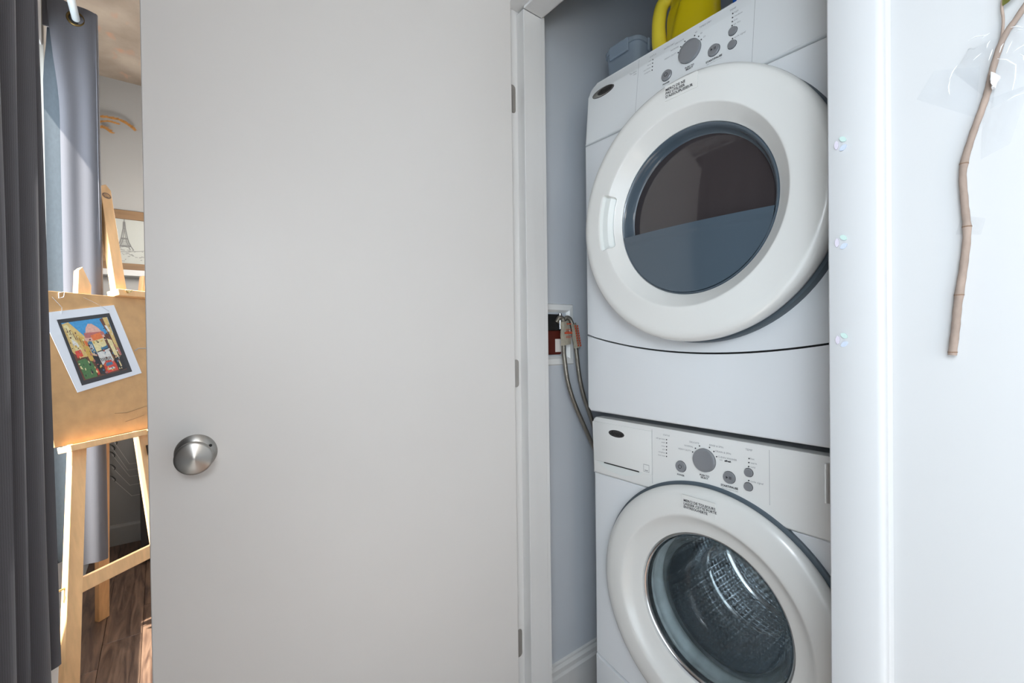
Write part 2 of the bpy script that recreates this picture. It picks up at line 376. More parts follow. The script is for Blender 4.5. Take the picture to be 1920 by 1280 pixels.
# casings (flat board, rounded outer edge) on the room face
cp = [(-.2265, YR), (-.2265, YR - .0115), (-.2245, YR - .0135), (-.173, YR - .0150), (-.1672, YR - .0146), (-.1648, YR - .0128), (-.1640, YR - .009), (-.1638, YR)]
link('casing', prism(bmesh.new(), cp, 0, 2.11, axis='Z'), 'casing_paint', trim, smooth=50)
cp2 = [(2 * (XL + XR) / 2 - a, b) for a, b in cp]
link('casing', prism(bmesh.new(), cp2, 0, 2.11, axis='Z'), 'casing_paint', trim, smooth=50)
link('casing', bx(XL - .064, XR + .064, YR - .014, YR, ZH + .004, ZH + .068, bev=.002), 'casing_paint', trim)
# caulk cove between casing and wall
link('caulk', prism(bmesh.new(), [(-.1640, YR - .0002), (-.1640, YR - .0028), (-.1620, YR - .0012), (-.1590, YR - .0002)], 0, 2.11, axis='Z'), 'wall_paint', trim)
# strike plate, wrapped lip at jamb edge
bm = bx(XR - .0012, XR + .0006, YR + .004, YR + .034, .899, .963, bev=.0004, seg=1)
prism(bm, [(XR - .0012, YR + .006), (XR - .0068, YR - .004), (XR - .0060, YR - .0075), (XR + .001, YR - .002)], .903, .960, axis='Z')
link('strike_plate', bm, 'nickel', trim)
# hinge leaves on the left jamb
for zc in (1.800, 1.047, .300):
    hl = link('hinge_leaf', prism(bmesh.new(), [(a, b) for a, b in rrect(YR - .004, YR + .030, zc - .038, zc + .038, .009)], XL - .0002, XL + .0016, axis='X'), 'nickel', trim)
    link('hinge_knuckle', lathe(bmesh.new(), [(0, zc - .038), (.005, zc - .038), (.005, zc + .038), (0, zc + .038)], (XL - .004, YR - .019, 0), 'Z', 14), 'nickel', hl, smooth=40)

# ------------------------------------------------------------------ closet door (open 97 degrees)
dr = thing('door_1', None, None, (XL, YR - .012, 0), kind='structure')
dd = Vector((-.122, -.9925, 0)).normalized(); dn = Vector((-dd.y, dd.x, 0))   # dn faces the camera side (+X)
pc = Vector((-.938, .743, 0))
def dp(t, o, z): return pc + dd * t + dn * o + Vector((0, 0, z))
bm = bmesh.new(); beam(bm, dp(.383, -.0175, .012), dp(.383, -.0175, 2.035), dd, .766, .035, bev=.0012)
link('door_slab', bm, 'door_paint', dr)
# knob: rosette + drum-shaped knob with cone-brushed face, axis = dn
kc = dp(.696, 0, .9396)
def along(prof, n=72):
    b = lathe(bmesh.new(), prof, (0, 0, 0), 'X', n)
    R_ = Matrix(((dn.x, dd.x, 0), (dn.y, dd.y, 0), (0, 0, 1)))
    for v in b.verts: v.co = R_ @ v.co + kc
    return b
ro = link('knob_rosette', along([(0, 0), (.0335, 0), (.0335, .0015), (.0315, .004), (.024, .0085), (.016, .0105), (0, .0105)]), 'brushed_nickel', dr, loc=kc, smooth=35)
link('door_knob', along([(.0115, .008), (.0115, .028), (.015, .033), (.0255, .038), (.0288, .044), (.0292, .050), (.0282, .0525), (.0255, .0538), (.016, .0556), (.006, .0572), (0, .0580)]), 'brushed_nickel', ro, loc=kc, smooth=60)
b = lathe(bmesh.new(), [(0, .0085), (.0026, .0085), (.0026, .0102), (.0012, .0102), (0, .0102)], (0, .023, .012), 'X', 16)
R_ = Matrix(((dn.x, -dd.x, 0), (dn.y, -dd.y, 0), (0, 0, 1)))
for v in b.verts: v.co = R_ @ v.co + kc
link('release_hole', b, 'black', ro, loc=kc)

# ------------------------------------------------------------------ laundry machines
CX = -.53; HW = .343
def machine_round(pts_top_z, x0, x1, z0, r): ...
def arcz(x, zc, zl): return zc + (zl - zc) * ((x - CX) / HW) ** 2
def arc_pts(zc, zl, n=24, rev=False):
    P = [(CX - HW + 2 * HW * i / n, 0) for i in range(n + 1)]; P = [(x, arcz(x, zc, zl)) for x, _ in P]
    return P[::-1] if rev else P

# ---- dryer
dry = thing('clothes_dryer', 'white front-loading clothes dryer with grey round window, stacked on top', 'dryer', (CX, 1.3, .936))
link('cabinet', bx(CX - HW + .003, CX + HW - .003, .972, 1.70, .942, 1.846, bev=.012, seg=3), 'enamel', dry, smooth=40)
link('seam_shade', bx(CX - HW + .012, CX + HW - .012, .962, .974, .950, 1.69), 'black', dry)  # black plate puts the shade of the panel gaps into colour
YD = .95
# middle panel
top = 1.6785
pts = arc_pts(1.1075, 1.152, rev=False); pts = [(CX + HW, top), (CX - HW, top)][::-1] and pts
mid = [(x, z) for x, z in arc_pts(1.1075, 1.152)] + [(CX + HW, top), (CX - HW, top)]
bm = prism(bmesh.new(), mid, YD, .973, bev=.006); link('front_panel', bm, 'enamel', dry, smooth=40)
low = [(x, z) for x, z in arc_pts(1.1035, 1.148, rev=True)] + [(CX - HW, .948), (CX - HW + .010, .938), (CX + HW - .010, .938), (CX + HW, .948)]
bm = prism(bmesh.new(), low, YD, .973, bev=.006); link('lower_panel', bm, 'enamel', dry, smooth=40)
# console: leaning top panel with rounded upper corners
def shear_top(b):
    for v in b.verts: v.co.y += .022 * max(0, min(1, (v.co.z - 1.68) / .17))
pts = [(CX - HW, 1.6805), (CX + HW, 1.6805)]
for a in range(0, 91, 15): pts.append((CX + HW - .03 + .03 * math.cos(math.radians(a)), 1.82 + .03 * math.sin(math.radians(a))))
for a in range(90, 181, 15): pts.append((CX - HW + .03 + .03 * math.cos(math.radians(a)), 1.82 + .03 * math.sin(math.radians(a))))
bm = prism(bmesh.new(), pts, YD, .99, bev=.005); shear_top(bm)
con = link('control_console', bm, 'dryer_console', dry, smooth=40)
ct = Vector((0, .022, .17)).normalized(); cn = Vector((0, -ct.z, ct.y))
def cpos(x, s, off=.0006): return Vector((CX + x, YD, 1.68)) + ct * s + cn * off
def cdisc(b, x, s, r, off0, off1, n=14, mi=0, dome=0):
    pr = [(0, off1 + dome), (r * .75, off1 + dome * .6), (r * .94, off1), (r, off1 - .0008), (r, off0)]
    t = lathe(bmesh.new(), pr, (0, 0, 0), 'Y', n)
    for v in t.verts: v.co = cpos(x + v.co.x, s, 0) + ct * v.co.z + cn * v.co.y
    me = bpy.data.meshes.new('x'); t.to_mesh(me); t.free(); k = len(b.faces); b.from_mesh(me); bpy.data.meshes.remove(me)
    b.faces.ensure_lookup_table()
    for f in b.faces[k:]: f.material_index = mi
X1 = (1, 0, 0)
def knob_d(name, x, s, r, par, h=.004, dome=.0008):
    b = bmesh.new(); cdisc(b, x, s, r + .0012, -.0005, .0005, 40, 1); cdisc(b, x, s, r, -.0005, h, 40, 0, dome)
    return link(name, b, ['button_grey', 'print_dark'], par, loc=cpos(x, s), smooth=35)
knob_d('selector_dial', -.031, .113, .0262, con, .007, .001)
pb = knob_d('power_button', -.089, .084, .0128, con); sb = knob_d('start_button', .027, .085, .0128, con)
knob_d('temperature_button', .067, .106, .0088, con); knob_d('signal_button', .067, .076, .0088, con)
def icons(posf, up, xp, sp, xs, ss, par, extra):
    b = bmesh.new()
    # power ring symbol
    pts_ = []
    for k in range(25):
        a = math.radians(60 - 300 * k / 24 + 0); pts_.append((math.cos(a + PI / 2 - math.radians(30)) , math.sin(a + PI / 2 - math.radians(30))))
    pw = [posf(xp + .0042 * math.sin(math.radians(35 + 290 * k / 24)), sp + .0042 * math.cos(math.radians(35 + 290 * k / 24)), extra) for k in range(25)]
    tube(b, pw, .0005, 5); tube(b, [posf(xp, sp + .0015, extra), posf(xp, sp + .0055, extra)], .0005, 5)
    link('power_symbol', b, 'print_dark', par, kind='stuff'); b = bmesh.new()
    tri = [posf(xs - .0055, ss + .003, extra + .0004), posf(xs - .0055, ss - .003, extra + .0004), posf(xs - .0005, ss, extra + .0004)]
    b.faces.new([b.verts.new(q) for q in tri])
    for dx in (.0018, .0045):
        q = [posf(xs + dx + i, ss + j, extra + .0004) for i, j in ((0, -.003), (.0014, -.003), (.0014, .003), (0, .003))]; b.faces.new([b.verts.new(v) for v in q])
    link('start_symbol', b, 'print_dark', par, kind='stuff')
icons(cpos, ct, -.089, .0845, .0275, .0855, con, .0052)
b = bmesh.new()
for x, s in ((-.132, .146), (-.132, .137), (-.132, .128), (-.132, .119), (-.062, .127), (-.056, .138), (-.046, .146), (-.022, .1465), (-.012, .139), (-.005, .1275), (.0645, .147), (.0645, .138), (.0645, .129), (.0645, .120), (.067, .0895)):
    b = bmesh.new(); cdisc(b, x, s, .0016, 0, .0006, 10); link('indicator_dot', b, 'print_dark', con)
def ctext(b, s, x, q, size, align='CENTER', **k): text_bm(b, s, cpos(x, q, .0008), X1, ct, size, align, **k)
b = bmesh.new()
ctext(b, 'STATUS', -.132, .156, .0052); 
for t_, q in (('wet', .1465), ('damp', .1375), ('cool down', .1285), ('complete', .1195)): ctext(b, t_, -.136, q, .0050, 'RIGHT')
ctext(b, 'AUTO DRY', -.087, .1555, .0056); ctext(b, 'TIMED DRY', .003, .1585, .0056)
ctext(b, 'DELICATE', -.0485, .1525, .0052, 'RIGHT'); ctext(b, 'NORMAL', -.060, .1415, .0054, 'RIGHT'); ctext(b, 'HEAVY DUTY', -.0655, .128, .0054, 'RIGHT')
ctext(b, '60', -.0185, .1525, .0054); ctext(b, '40', -.0055, .1425, .0054); ctext(b, '20', .0025, .130, .0054)
ctext(b, 'TEMP', .0645, .1565, .0058)
for t_, q in (('high', .147), ('medium', .138), ('low', .129), ('air dry', .120)): ctext(b, t_, .068, q, .0054, 'LEFT')
ctext(b, 'cycle signal', .0705, .0895, .0054, 'LEFT'); ctext(b, 'Tandem', -.190, .140, .0068); ctext(b, '7300', -.184, .133, .0052)
ctext(b, 'PRESS AND HOLD TO START', .029, .0582, .0026)
link('fine_lettering', b, 'print_grey', con, kind='stuff')
b = bmesh.new(); ctext(b, 'POWER', -.089, .0645, .0052, bold=.00015); ctext(b, 'PUSH TO\nSELECT', -.030, .0745, .0054, bold=.00015); ctext(b, 'START/PAUSE', .028, .0645, .0060, bold=.0002)
link('bold_lettering', b, 'print_dark', con, kind='stuff')
b = bmesh.new()
for x in (-.174, .110):
    vs = [b.verts.new(cpos(x + dx, s, .0003)) for dx, s in ((-.0003, .006), (.0003, .006), (.0003, .168), (-.0003, .168))]; b.faces.new(vs)
link('panel_line', b, 'print_grey', con, kind='stuff')
def badge(posf, x, s, par, upv, wtot=.038, htot=.0125):
    b = bmesh.new()
    def ell(cx, cs, rx, rs, o0, o1, mi):
        n = 40; A = [b.verts.new(posf(cx + rx * math.cos(2 * PI * k / n), cs + rs * math.sin(2 * PI * k / n), o0)) for k in range(n)]
        B = [b.verts.new(posf(cx + rx * .97 * math.cos(2 * PI * k / n), cs + rs * .95 * math.sin(2 * PI * k / n), o1)) for k in range(n)]
        f = b.faces.new(B); f.material_index = mi
        for k in range(n): f = b.faces.new((A[k], A[(k + 1) % n], B[(k + 1) % n], B[k])); f.material_index = mi
    ell(x, s, wtot, htot, 0, .0018, 2); ell(x, s, wtot - .0008, htot - .0008, .0018, .0020, 1); ell(x + wtot * .24, s - .0003, wtot * .73, htot * .78, .002, .0028, 0)
    bg_ = link('badge', b, ['badge_dark', 'badge_silver', 'print_dark'], par, smooth=30)
    b = bmesh.new(); text_bm(b, 'Amana', posf(x + wtot * .24, s, .0031), X1, upv, .0155, shear=.35, bold=.0003, spacing=.92)
    return bg_, b
_, b = badge(cpos, -.289, .1355, con, ct); link('badge_lettering', b, 'black', con, kind='stuff')

# ring shaped door
def ring_door(parent, name, cz, prof, mats, recess=None, n=240, smooth=35):
    b = lathe(bmesh.new(), prof, (CX, 0, cz), 'Y', n)
    if recess: recess(b)
    return link(name, b, mats, parent, smooth=smooth)
ZD = 1.414
link('door_back', lathe(bmesh.new(), [(.2850, .951), (.2850, .936), (.2825, .930), (.268, .930), (.264, .90), (.19, .900)], (CX, 0, ZD), 'Y', 128), 'slate_matte', dry, smooth=35)
prof = [(.262, .930), (.272, .928), (.2790, .920), (.2815, .906), (.2815, .892), (.2790, .8815), (.2725, .8750), (.262, .8722)]
prof += [(.262 - .0045 * k, .8722 - .00012 * k) for k in range(1, 12)]
prof += [(.2095, .8712), (.2080, .8716), (.2062, .8735)] + [(.2055 - .003 * k, .8745 + .0034 * k) for k in range(1, 8)] + [(.1815, .9015), (.1795, .9035), (.1785, .912)]
def sstep(a, b_, x): t = max(0, min(1, (x - a) / (b_ - a))); return t * t * (3 - 2 * t)
def rec(b):
    bmesh.ops.subdivide_edges(b, edges=[e for e in b.edges if all((v.co.x - CX) < -.16 and abs(v.co.z - ZD) < .11 and .173 < math.hypot(v.co.x - CX, v.co.z - ZD) < .25 for v in e.verts)], cuts=2, use_grid_fill=True)
    for v in b.verts:
        dx, dz = v.co.x - CX, v.co.z - ZD; r = math.hypot(dx, dz); a = math.atan2(dz, -dx)   # arc slot 
        if .18 < r < .24 and dx < 0:
            rc, ac = .2105, .055; u = max(0, abs(r - rc) - .009) ; q = max(0, abs(a - ac) * rc - .058); d = math.hypot(u, q)
            v.co.y += .011 * (1 - sstep(.003, .0085, d))
    for f in b.faces:
        c = f.calc_center_median(); dx, dz = c.x - CX, c.z - ZD; r = math.hypot(dx, dz); a = math.atan2(dz, -dx)
        if dx < 0 and math.hypot(max(0, abs(r - .2105) - .009), max(0, abs(a - .055) * .2105 - .058)) < .007: f.material_index = 1
dd_ = ring_door(dry, 'door', ZD, prof, ['door_plastic', 'handle_plastic'], rec, n=200)
# slate window surround, lower dish and glass
link('window_surround', lathe(bmesh.new(), [(.1790, .915), (.1790, .9045), (.1765, .9015), (.1740, .903), (.1690, .912), (.1665, .926), (.1625, .929), (.160, .932)], (CX, 0, ZD), 'Y', 160), 'slate_plastic', dd_, smooth=50)
zc = 1.384
def seg_cap(b, r, zcut, above, yf, n=64, m_=14):
    a_c = math.asin((zcut - ZD) / r); A = (a_c, PI - a_c) if above else (PI - a_c, 2 * PI + a_c)
    rim = [(r * math.cos(A[0] + (A[1] - A[0]) * k / n), r * math.sin(A[0] + (A[1] - A[0]) * k / n)) for k in range(n + 1)]
    half = r * math.cos(a_c)
    chord = [(-half if above else half) * (1 - 2 * k / n) for k in range(n + 1)]
    rows = []
    for j in range(m_ + 1):
        t = j / m_; row = []
        for k in range(n + 1):
            # between chord point and rim point at equal parameter
            rx, rz = rim[k]; cx_, cz_ = -chord[k], zcut - ZD
            x, z = cx_ + (rx - cx_) * t, cz_ + (rz - cz_) * t; row.append(b.verts.new((CX + x, yf(x, z), ZD + z)))
        rows.append(row)
    for R0, R1 in zip(rows, rows[1:]):
        for k in range(n):
            try: b.faces.new((R0[k], R0[k + 1], R1[k + 1], R1[k]))
            except ValueError: pass
    bmesh.ops.remove_doubles(b, verts=b.verts[:], dist=1e-5)
    return rows
b = bmesh.new(); seg_cap(b, .1655, zc, True, lambda x, z: .930 - .012 * (1 - (x * x + z * z) / .0274)); link('window_glass', b, 'dark_glass', dd_, smooth=60)
b = bmesh.new(); seg_cap(b, .1745, zc, False, lambda x, z: .9035 - .013 * (1 - (x * x + (z * .8) ** 2) / .0305) - .0035 * sstep(-.052, -.042, z), m_=40); 
lowd = link('window_lower_dish', b, 'slate_plastic', dd_, smooth=60)
b = bmesh.new(); N_ = 40   # ledge joining dish and glass
h_ = .170; A = []; B = []
for k in range(N_ + 1):
    x = -h_ + 2 * h_ * k / N_; z = zc - ZD
    A.append(b.verts.new((CX + x, .9000 - .013 * (1 - (x * x + (z * .8) ** 2) / .0305), zc))); B.append(b.verts.new((CX + x, .929, zc + .007)))
for k in range(N_): b.faces.new((A[k], A[k + 1], B[k + 1], B[k]))
link('window_ledge', b, 'slate_plastic', dd_, smooth=60)
# instruction sticker
b = prism(bmesh.new(), rrect(-.566, -.490, 1.651, 1.683, .002, 3), .8700, .8712); st = link('sticker', b, 'door_plastic', dd_)
b = bmesh.new(); text_bm(b, "MERCI DE NE\nPAS UTILISER\nD'ASSOUPLISSEUR", (-.5635, .8694, 1.6665), X1, (0, 0, 1), .0078, 'LEFT', bold=.0002); link('sticker_lettering', b, 'print_dark', dd_, kind='stuff')

# ---- washer
YWs = .976; ZW = .517
ws = thing('washing_machine', 'white front-loading washing machine with chrome drum behind round glass, under the dryer', 'washer', (CX, 1.35, 0))
bm = bmesh.new()
for a in ((CX - HW, CX - HW + .003, YWs + .004, 1.70, .03, .912), (CX + HW - .003, CX + HW, YWs + .004, 1.70, .03, .912), (CX - HW, CX + HW, YWs + .004, 1.70, .908, .912), (CX - HW, CX + HW, 1.695, 1.70, .03, .912), (CX - HW, CX + HW, YWs + .004, 1.70, .03, .034)): box(bm, *a)
link('cabinet', bm, 'enamel', ws)
for sx_ in (-1, 1):
    for yy in (1.03, 1.64): link('foot', lathe(bmesh.new(), [(0, 0), (.02, 0), (.022, .006), (.012, .012), (.008, .032)], (CX + sx_ * .30, yy, 0), 'Z', 16), 'black', ws, smooth=40)
# middle body panel
pts = arc_pts(.199, .243) + [(CX + HW, .7592), (CX - HW, .7592)]
bm = bmesh.new(); angs = sorted(set([2 * PI * k / 240 for k in range(240)] + [math.atan2(z - ZW, x - CX) % (2 * PI) for x, z in pts]))
def outl(a):
    best = 9; dx_, dz_ = math.cos(a), math.sin(a)
    for (xa, za), (xb, zb) in zip(pts, pts[1:] + pts[:1]):
        ex, ez = xb - xa, zb - za; den = dx_ * ez - dz_ * ex
        if abs(den) < 1e-12: continue
        t = ((xa - CX) * ez - (za - ZW) * ex) / den; q = ((xa - CX) * dz_ - (za - ZW) * dx_) / den
        if t > 0 and -1e-6 <= q <= 1 + 1e-6: best = min(best, t)
    return best
rows = []
for rf, yy in ((lambda a: .20, YWs + .02), (lambda a: .20, YWs), (lambda a: outl(a) - .004, YWs), (lambda a: outl(a) - .0012, YWs + .0012), (outl, YWs + .004), (outl, YWs + .02)):
    rows.append([bm.verts.new((CX + rf(a) * math.cos(a), yy, ZW + rf(a) * math.sin(a))) for a in angs])
for A_, B_ in zip(rows, rows[1:]):
    for k in range(len(angs)): bm.faces.new((A_[k], A_[(k + 1) % len(angs)], B_[(k + 1) % len(angs)], B_[k]))
link('front_panel', bm, 'enamel', ws)
pts = arc_pts(.196, .240, rev=True) + [(CX - HW, .04), (CX + HW, .04)]
link('kick_panel', prism(bmesh.new(), pts, YWs - .004, YWs + .02, bev=.006), 'enamel', ws, smooth=40)
pts = [(CX - HW, .7605), (CX + HW, .7605)]
for a in range(0, 91, 15): pts.append((CX + HW - .014 + .014 * math.cos(math.radians(a)), .905 + .014 * math.sin(math.radians(a))))
for a in range(90, 181, 15): pts.append((CX - HW + .014 + .014 * math.cos(math.radians(a)), .905 + .014 * math.sin(math.radians(a))))
YC = .970
wc = link('control_console', prism(bmesh.new(), pts, YC, 1.0, bev=.006), 'console_plastic', ws, smooth=40)
def wpos(x, z, off=.0006): return Vector((CX + x, YC - off, z))
def wdisc(b, x, z, r, off, n=14, mi=0, dome=0):
    lathe(b, [(0, YC - off - dome), (r * .75, YC - off - dome * .6), (r * .94, YC - off), (r, YC - off + .0008), (r, YC + .0005)], (CX + x, 0, z), 'Y', n, mi=mi)
def knob_w(name, x, z, r, h=.004, dome=.0008):
    b = bmesh.new(); wdisc(b, x, z, r + .0012, .0005, 40, 1); wdisc(b, x, z, r, h, 40, 0, dome); return link(name, b, ['button_grey', 'print_dark'], wc, loc=wpos(x, z), smooth=35)
knob_w('selector_dial', -.008, .863, .0258, .007, .001); knob_w('power_button', -.067, .836, .0128); knob_w('start_button', .048, .837, .0128)
knob_w('temperature_button', .089, .857, .0086); knob_w('signal_button', .088, .827, .0086)
icons(wpos, (0, 0, 1), -.067, .8365, .0485, .8375, wc, .0052)
b = bmesh.new()
for x, z in ((-.105, .893), (-.105, .885), (-.105, .876), (-.1055, .868), (-.1055, .860), (-.1055, .852), (-.037, .876), (-.030, .886), (-.020, .893), (.004, .894), (.014, .887), (.020, .8765), (.090, .8865), (.0895, .878), (.089, .8695), (.089, .840)):
    b = bmesh.new(); wdisc(b, x, z, .0016, .0006, 10); link('indicator_dot', b, 'print_dark', wc)
def wtext(b, s, x, z, size, align='CENTER', **k): text_bm(b, s, wpos(x, z, .0008), X1, (0, 0, 1), size, align, **k)
b = bmesh.new(); wtext(b, 'STATUS', -.105, .9035, .0052)
for t_, z in (('add garment', .893), ('wash', .885), ('rinse', .876), ('spin', .868), ('complete', .860), ('door lock', .852)): wtext(b, t_, -.109, z, .0050, 'RIGHT')
wtext(b, 'HEAVY DUTY', -.0405, .8775, .0054, 'RIGHT'); wtext(b, 'NORMAL', -.035, .8878, .0054, 'RIGHT'); wtext(b, 'DELICATE', -.0205, .8985, .0054, 'RIGHT')
wtext(b, 'RINSE & SPIN', .0035, .8995, .0056, 'LEFT'); wtext(b, 'DRAIN & SPIN', .0175, .8885, .0056, 'LEFT'); wtext(b, 'CLEAN WASHER', .0235, .8775, .0056, 'LEFT'); wtext(b, 'with', .030, .8715, .004)
wtext(b, 'TEMP', .090, .9045, .0060); wtext(b, 'hot', .093, .887, .0056, 'LEFT'); wtext(b, 'warm', .093, .8785, .0056, 'LEFT'); wtext(b, 'cold', .093, .870, .0056, 'LEFT'); wtext(b, 'cycle signal', .0925, .840, .0058, 'LEFT')
wtext(b, 'Tandem', -.1665, .8875, .0072); wtext(b, '7300', -.161, .880, .0056); wtext(b, 'PRESS AND HOLD TO START', .049, .8105, .0028)
link('fine_lettering', b, 'print_grey', wc, kind='stuff')
b = bmesh.new(); wtext(b, 'POWER', -.0675, .8155, .0054, bold=.00015); wtext(b, 'PUSH TO\nSELECT', -.0085, .825, .0056, bold=.00015); wtext(b, 'START/PAUSE', .048, .8165, .0062, bold=.0002); wtext(b, 'affresh', .045, .8715, .0052, bold=.0003, shear=.2)
link('bold_lettering', b, 'print_dark', wc, kind='stuff')
_, b = badge(wpos, -.2655, .8835, wc, (0, 0, 1), .0365, .0125); link('badge_lettering', b, 'black', wc, kind='stuff')
# detergent drawer front with crescent grip, panel lines
b = prism(bmesh.new(), [(CX + a, c) for a, c in [(-.335, .797), (-.147, .797), (-.147, .907), (-.335, .907)]], YC - .0022, YC + .002, bev=.0018, seg=2)
dw = link('detergent_drawer', b, 'console_plastic', wc, smooth=40)
cr_ = [(CX - .327 + .154 * k / 20, .7965) for k in range(21)] + [(CX - .173 - .154 * k / 20, .7965 - .0225 * math.sin(PI * k / 20) ** .8) for k in range(1, 20)]
link('drawer_grip', prism(bmesh.new(), cr_, YC - .0006, YC - .0001), 'handle_plastic', wc)
link('grip_shadow_gap', prism(bmesh.new(), [(CX - .300, .7955), (CX - .185, .7955), (CX - .185, .7985), (CX - .300, .7985)], YC - .0026, YC - .0006), 'black', wc)
b = bmesh.new()
for q in (((-.1465, .7765), (-.1458, .7765), (-.1458, .912), (-.1465, .912)), ((.1296, .80), (.1302, .80), (.1302, .912), (.1296, .912))):
    b.faces.new([b.verts.new(wpos(x, z, .0003)) for x, z in q])
for x0, x1, z0, z1 in ((-.1705, -.1535, .8015, .8025), (-.1705, -.1535, .8195, .8205), (-.1705, -.1697, .8015, .8205), (-.1543, -.1535, .8015, .8205), (-.167, -.157, .8045, .8065)):
    b.faces.new([b.verts.new(wpos(x, z, .0026)) for x, z in ((x0, z0), (x1, z0), (x1, z1), (x0, z1))])
link('panel_line', b, 'print_grey', wc, kind='stuff')
# door ring
link('door_groove', lathe(bmesh.new(), [(.2935, .9775), (.2935, .9690), (.2900, .9672), (.272, .9672), (.272, .9775)], (CX, 0, ZW), 'Y', 160), 'slate_matte', ws, smooth=35)
prof = [(.270, .972), (.283, .969), (.2865, .962), (.2855, .955), (.281, .949), (.272, .9445), (.262, .942), (.250, .9405), (.240, .9398), (.226, .9395), (.222, .9402), (.219, .942), (.214, .9465), (.206, .9535), (.197, .959), (.187, .963), (.179, .965), (.1765, .9665), (.1755, .970), (.1755, .982)]
wd = ring_door(ws, 'door', ZW, prof, ['door_plastic'], None, n=200)
b = prism(bmesh.new(), rrect(-.577, -.497, .745, .783, .002, 3), .9385, .9405); link('sticker', b, 'door_plastic', wd)
b = bmesh.new(); text_bm(b, 'MERCI DE TOUJOURS\nLAISSER CETTE PORTE\nENTREOUVERTE', (-.572, .9380, .763), X1, (0, 0, 1), .0078, 'LEFT', bold=.0002); link('sticker_lettering', b, 'print_dark', wd, kind='stuff')
# chrome inner rim, gasket, glass bowl, drum
link('inner_rim', lathe(bmesh.new(), [(.1745, .972), (.1725, .970), (.1695, .972), (.1670, .980), (.166, .990)], (CX, 0, ZW), 'Y', 128), 'steel', wd, smooth=60)
def sm_(pr, n=4): return [(q.x, q.y) for q in spline([(a, c, 0) for a, c in pr], n)]
gp = sm_([(.1775, .980), (.1765, .992), (.1720, 1.004), (.1735, 1.014), (.1690, 1.024), (.1660, 1.036), (.1690, 1.046), (.1740, 1.052), (.1800, 1.062)])
link('gasket', lathe(bmesh.new(), gp, (CX, 0, ZW), 'Y', 128), 'gasket', ws, smooth=60)
bo = [(.166, .984), (.1635, .980), (.158, .984), (.150, 1.004), (.139, 1.040), (.125, 1.068), (.104, 1.082), (.070, 1.090), (.035, 1.093), (0, 1.094)]
bi = [(0, 1.0885), (.035, 1.0875), (.070, 1.084), (.101, 1.076), (.119, 1.063), (.133, 1.037), (.144, 1.002), (.151, .984), (.158, .9785), (.1645, .9765), (.166, .984)]
def sm(pr, n=4): return [(q.x, q.y) for q in spline([(a, c, 0) for a, c in pr], n)]
b = lathe(bmesh.new(), sm(bo) + sm(bi)[1:-1], (CX, 0, ZW), 'Y', 128); bmesh.ops.remove_doubles(b, verts=b.verts[:], dist=1e-5)
link('glass_bowl', b, 'porthole_glass', wd, smooth=80)
# drum with embossed dimples (real relief)
b = bmesh.new(); NA, NL, RD = 480, 110, .240; rows = []
for j in range(NL + 1):
    yy = 1.075 + .40 * j / NL; row = []
    for i in range(NA):
        a = 2 * PI * i / NA; s_ = a * RD; u_, v_ = s_ / .0188496, (yy - 1.075) / .0188496
        # staggered bumps
        k = math.sin(2 * PI * u_ * .5) * math.sin(2 * PI * v_ * .5); bmp = .0065 * (max(0, abs(k) - .22) / .78) ** .85
        r = RD - bmp
        row.append(b.verts.new((CX + r * math.cos(a), yy, ZW + r * math.sin(a))))
    rows.append(row)
for A_, B_ in zip(rows, rows[1:]):
    for i in range(NA): b.faces.new((A_[i], A_[(i + 1) % NA], B_[(i + 1) % NA], B_[i]))
dm = link('drum', b, 'drum_steel', ws, smooth=180)
link('drum_lip', lathe(bmesh.new(), [(.1835, 1.062), (.1800, 1.057), (.1765, 1.062), (.1790, 1.072), (.215, 1.078), (.2405, 1.092)], (CX, 0, ZW), 'Y', 128), 'steel', dm, smooth=60)
bp = [(.241, 1.474)] + [(.236 - .012 * k, 1.480 + (.004 if k % 2 else -.001)) for k in range(0, 3)] + [(.198, 1.478), (.10, 1.474), (.092, 1.468), (.06, 1.466), (.04, 1.468), (0, 1.466)]
link('drum_back', lathe(bmesh.new(), bp, (CX, 0, ZW), 'Y', 96), 'drum_steel', dm, smooth=40)
for k, a in enumerate((75, 195, 315)):
    a = math.radians(a); b = bmesh.new(); cs = Vector((math.cos(a), 0, math.sin(a))); tn = Vector((-math.sin(a), 0, math.cos(a))); cc = Vector((CX, 0, ZW))
    secs = []
    for j in range(13):
        yy = 1.085 + .37 * j / 12; hgt = .058 * min(1, .35 + 1.3 * math.sin(PI * min(1, max(0, (j + .4) / 12.8)))); sec = []
        for q in range(11):
            s2 = -1 + 2 * q / 10; sec.append(b.verts.new(cc + cs * (.239 - hgt * (1 - abs(s2) ** 2.2)) + tn * (s2 * .034 * (1 - .45 * (1 - abs(s2)))) + Vector((0, yy, 0))))
        secs.append(sec)
    for A_, B_ in zip(secs, secs[1:]):
        for q in range(10): b.faces.new((A_[q], A_[q + 1], B_[q + 1], B_[q]))
    link('drum_paddle', b, 'drum_steel', dm, smooth=70)

# ------------------------------------------------------------------ on top of the dryer
# yellow jug with handle
zt = 1.8475
jg = thing('detergent_jug', 'yellow plastic detergent jug with moulded side handle on the dryer', 'jug', (-.66, 1.13, zt))
b = bmesh.new(); JX, JY = -.648, 1.13
prof_ = [(.0, 0), (.062, 0), (.068, .006), (.069, .09), (.069, .145), (.066, .165), (.060, .180), (.058, .195), (.050, .225), (.034, .250), (.024, .262), (.024, .285), (0, .285)]
lathe(b, [(r, zt + h) for r, h in sm(prof_[1:-1], 5)], (JX, JY, 0), 'Z', 64, sx=1.02, sz=.78); 
f_ = [v for v in b.verts if abs(v.co.z - zt) < 1e-5]; b.faces.new(f_)
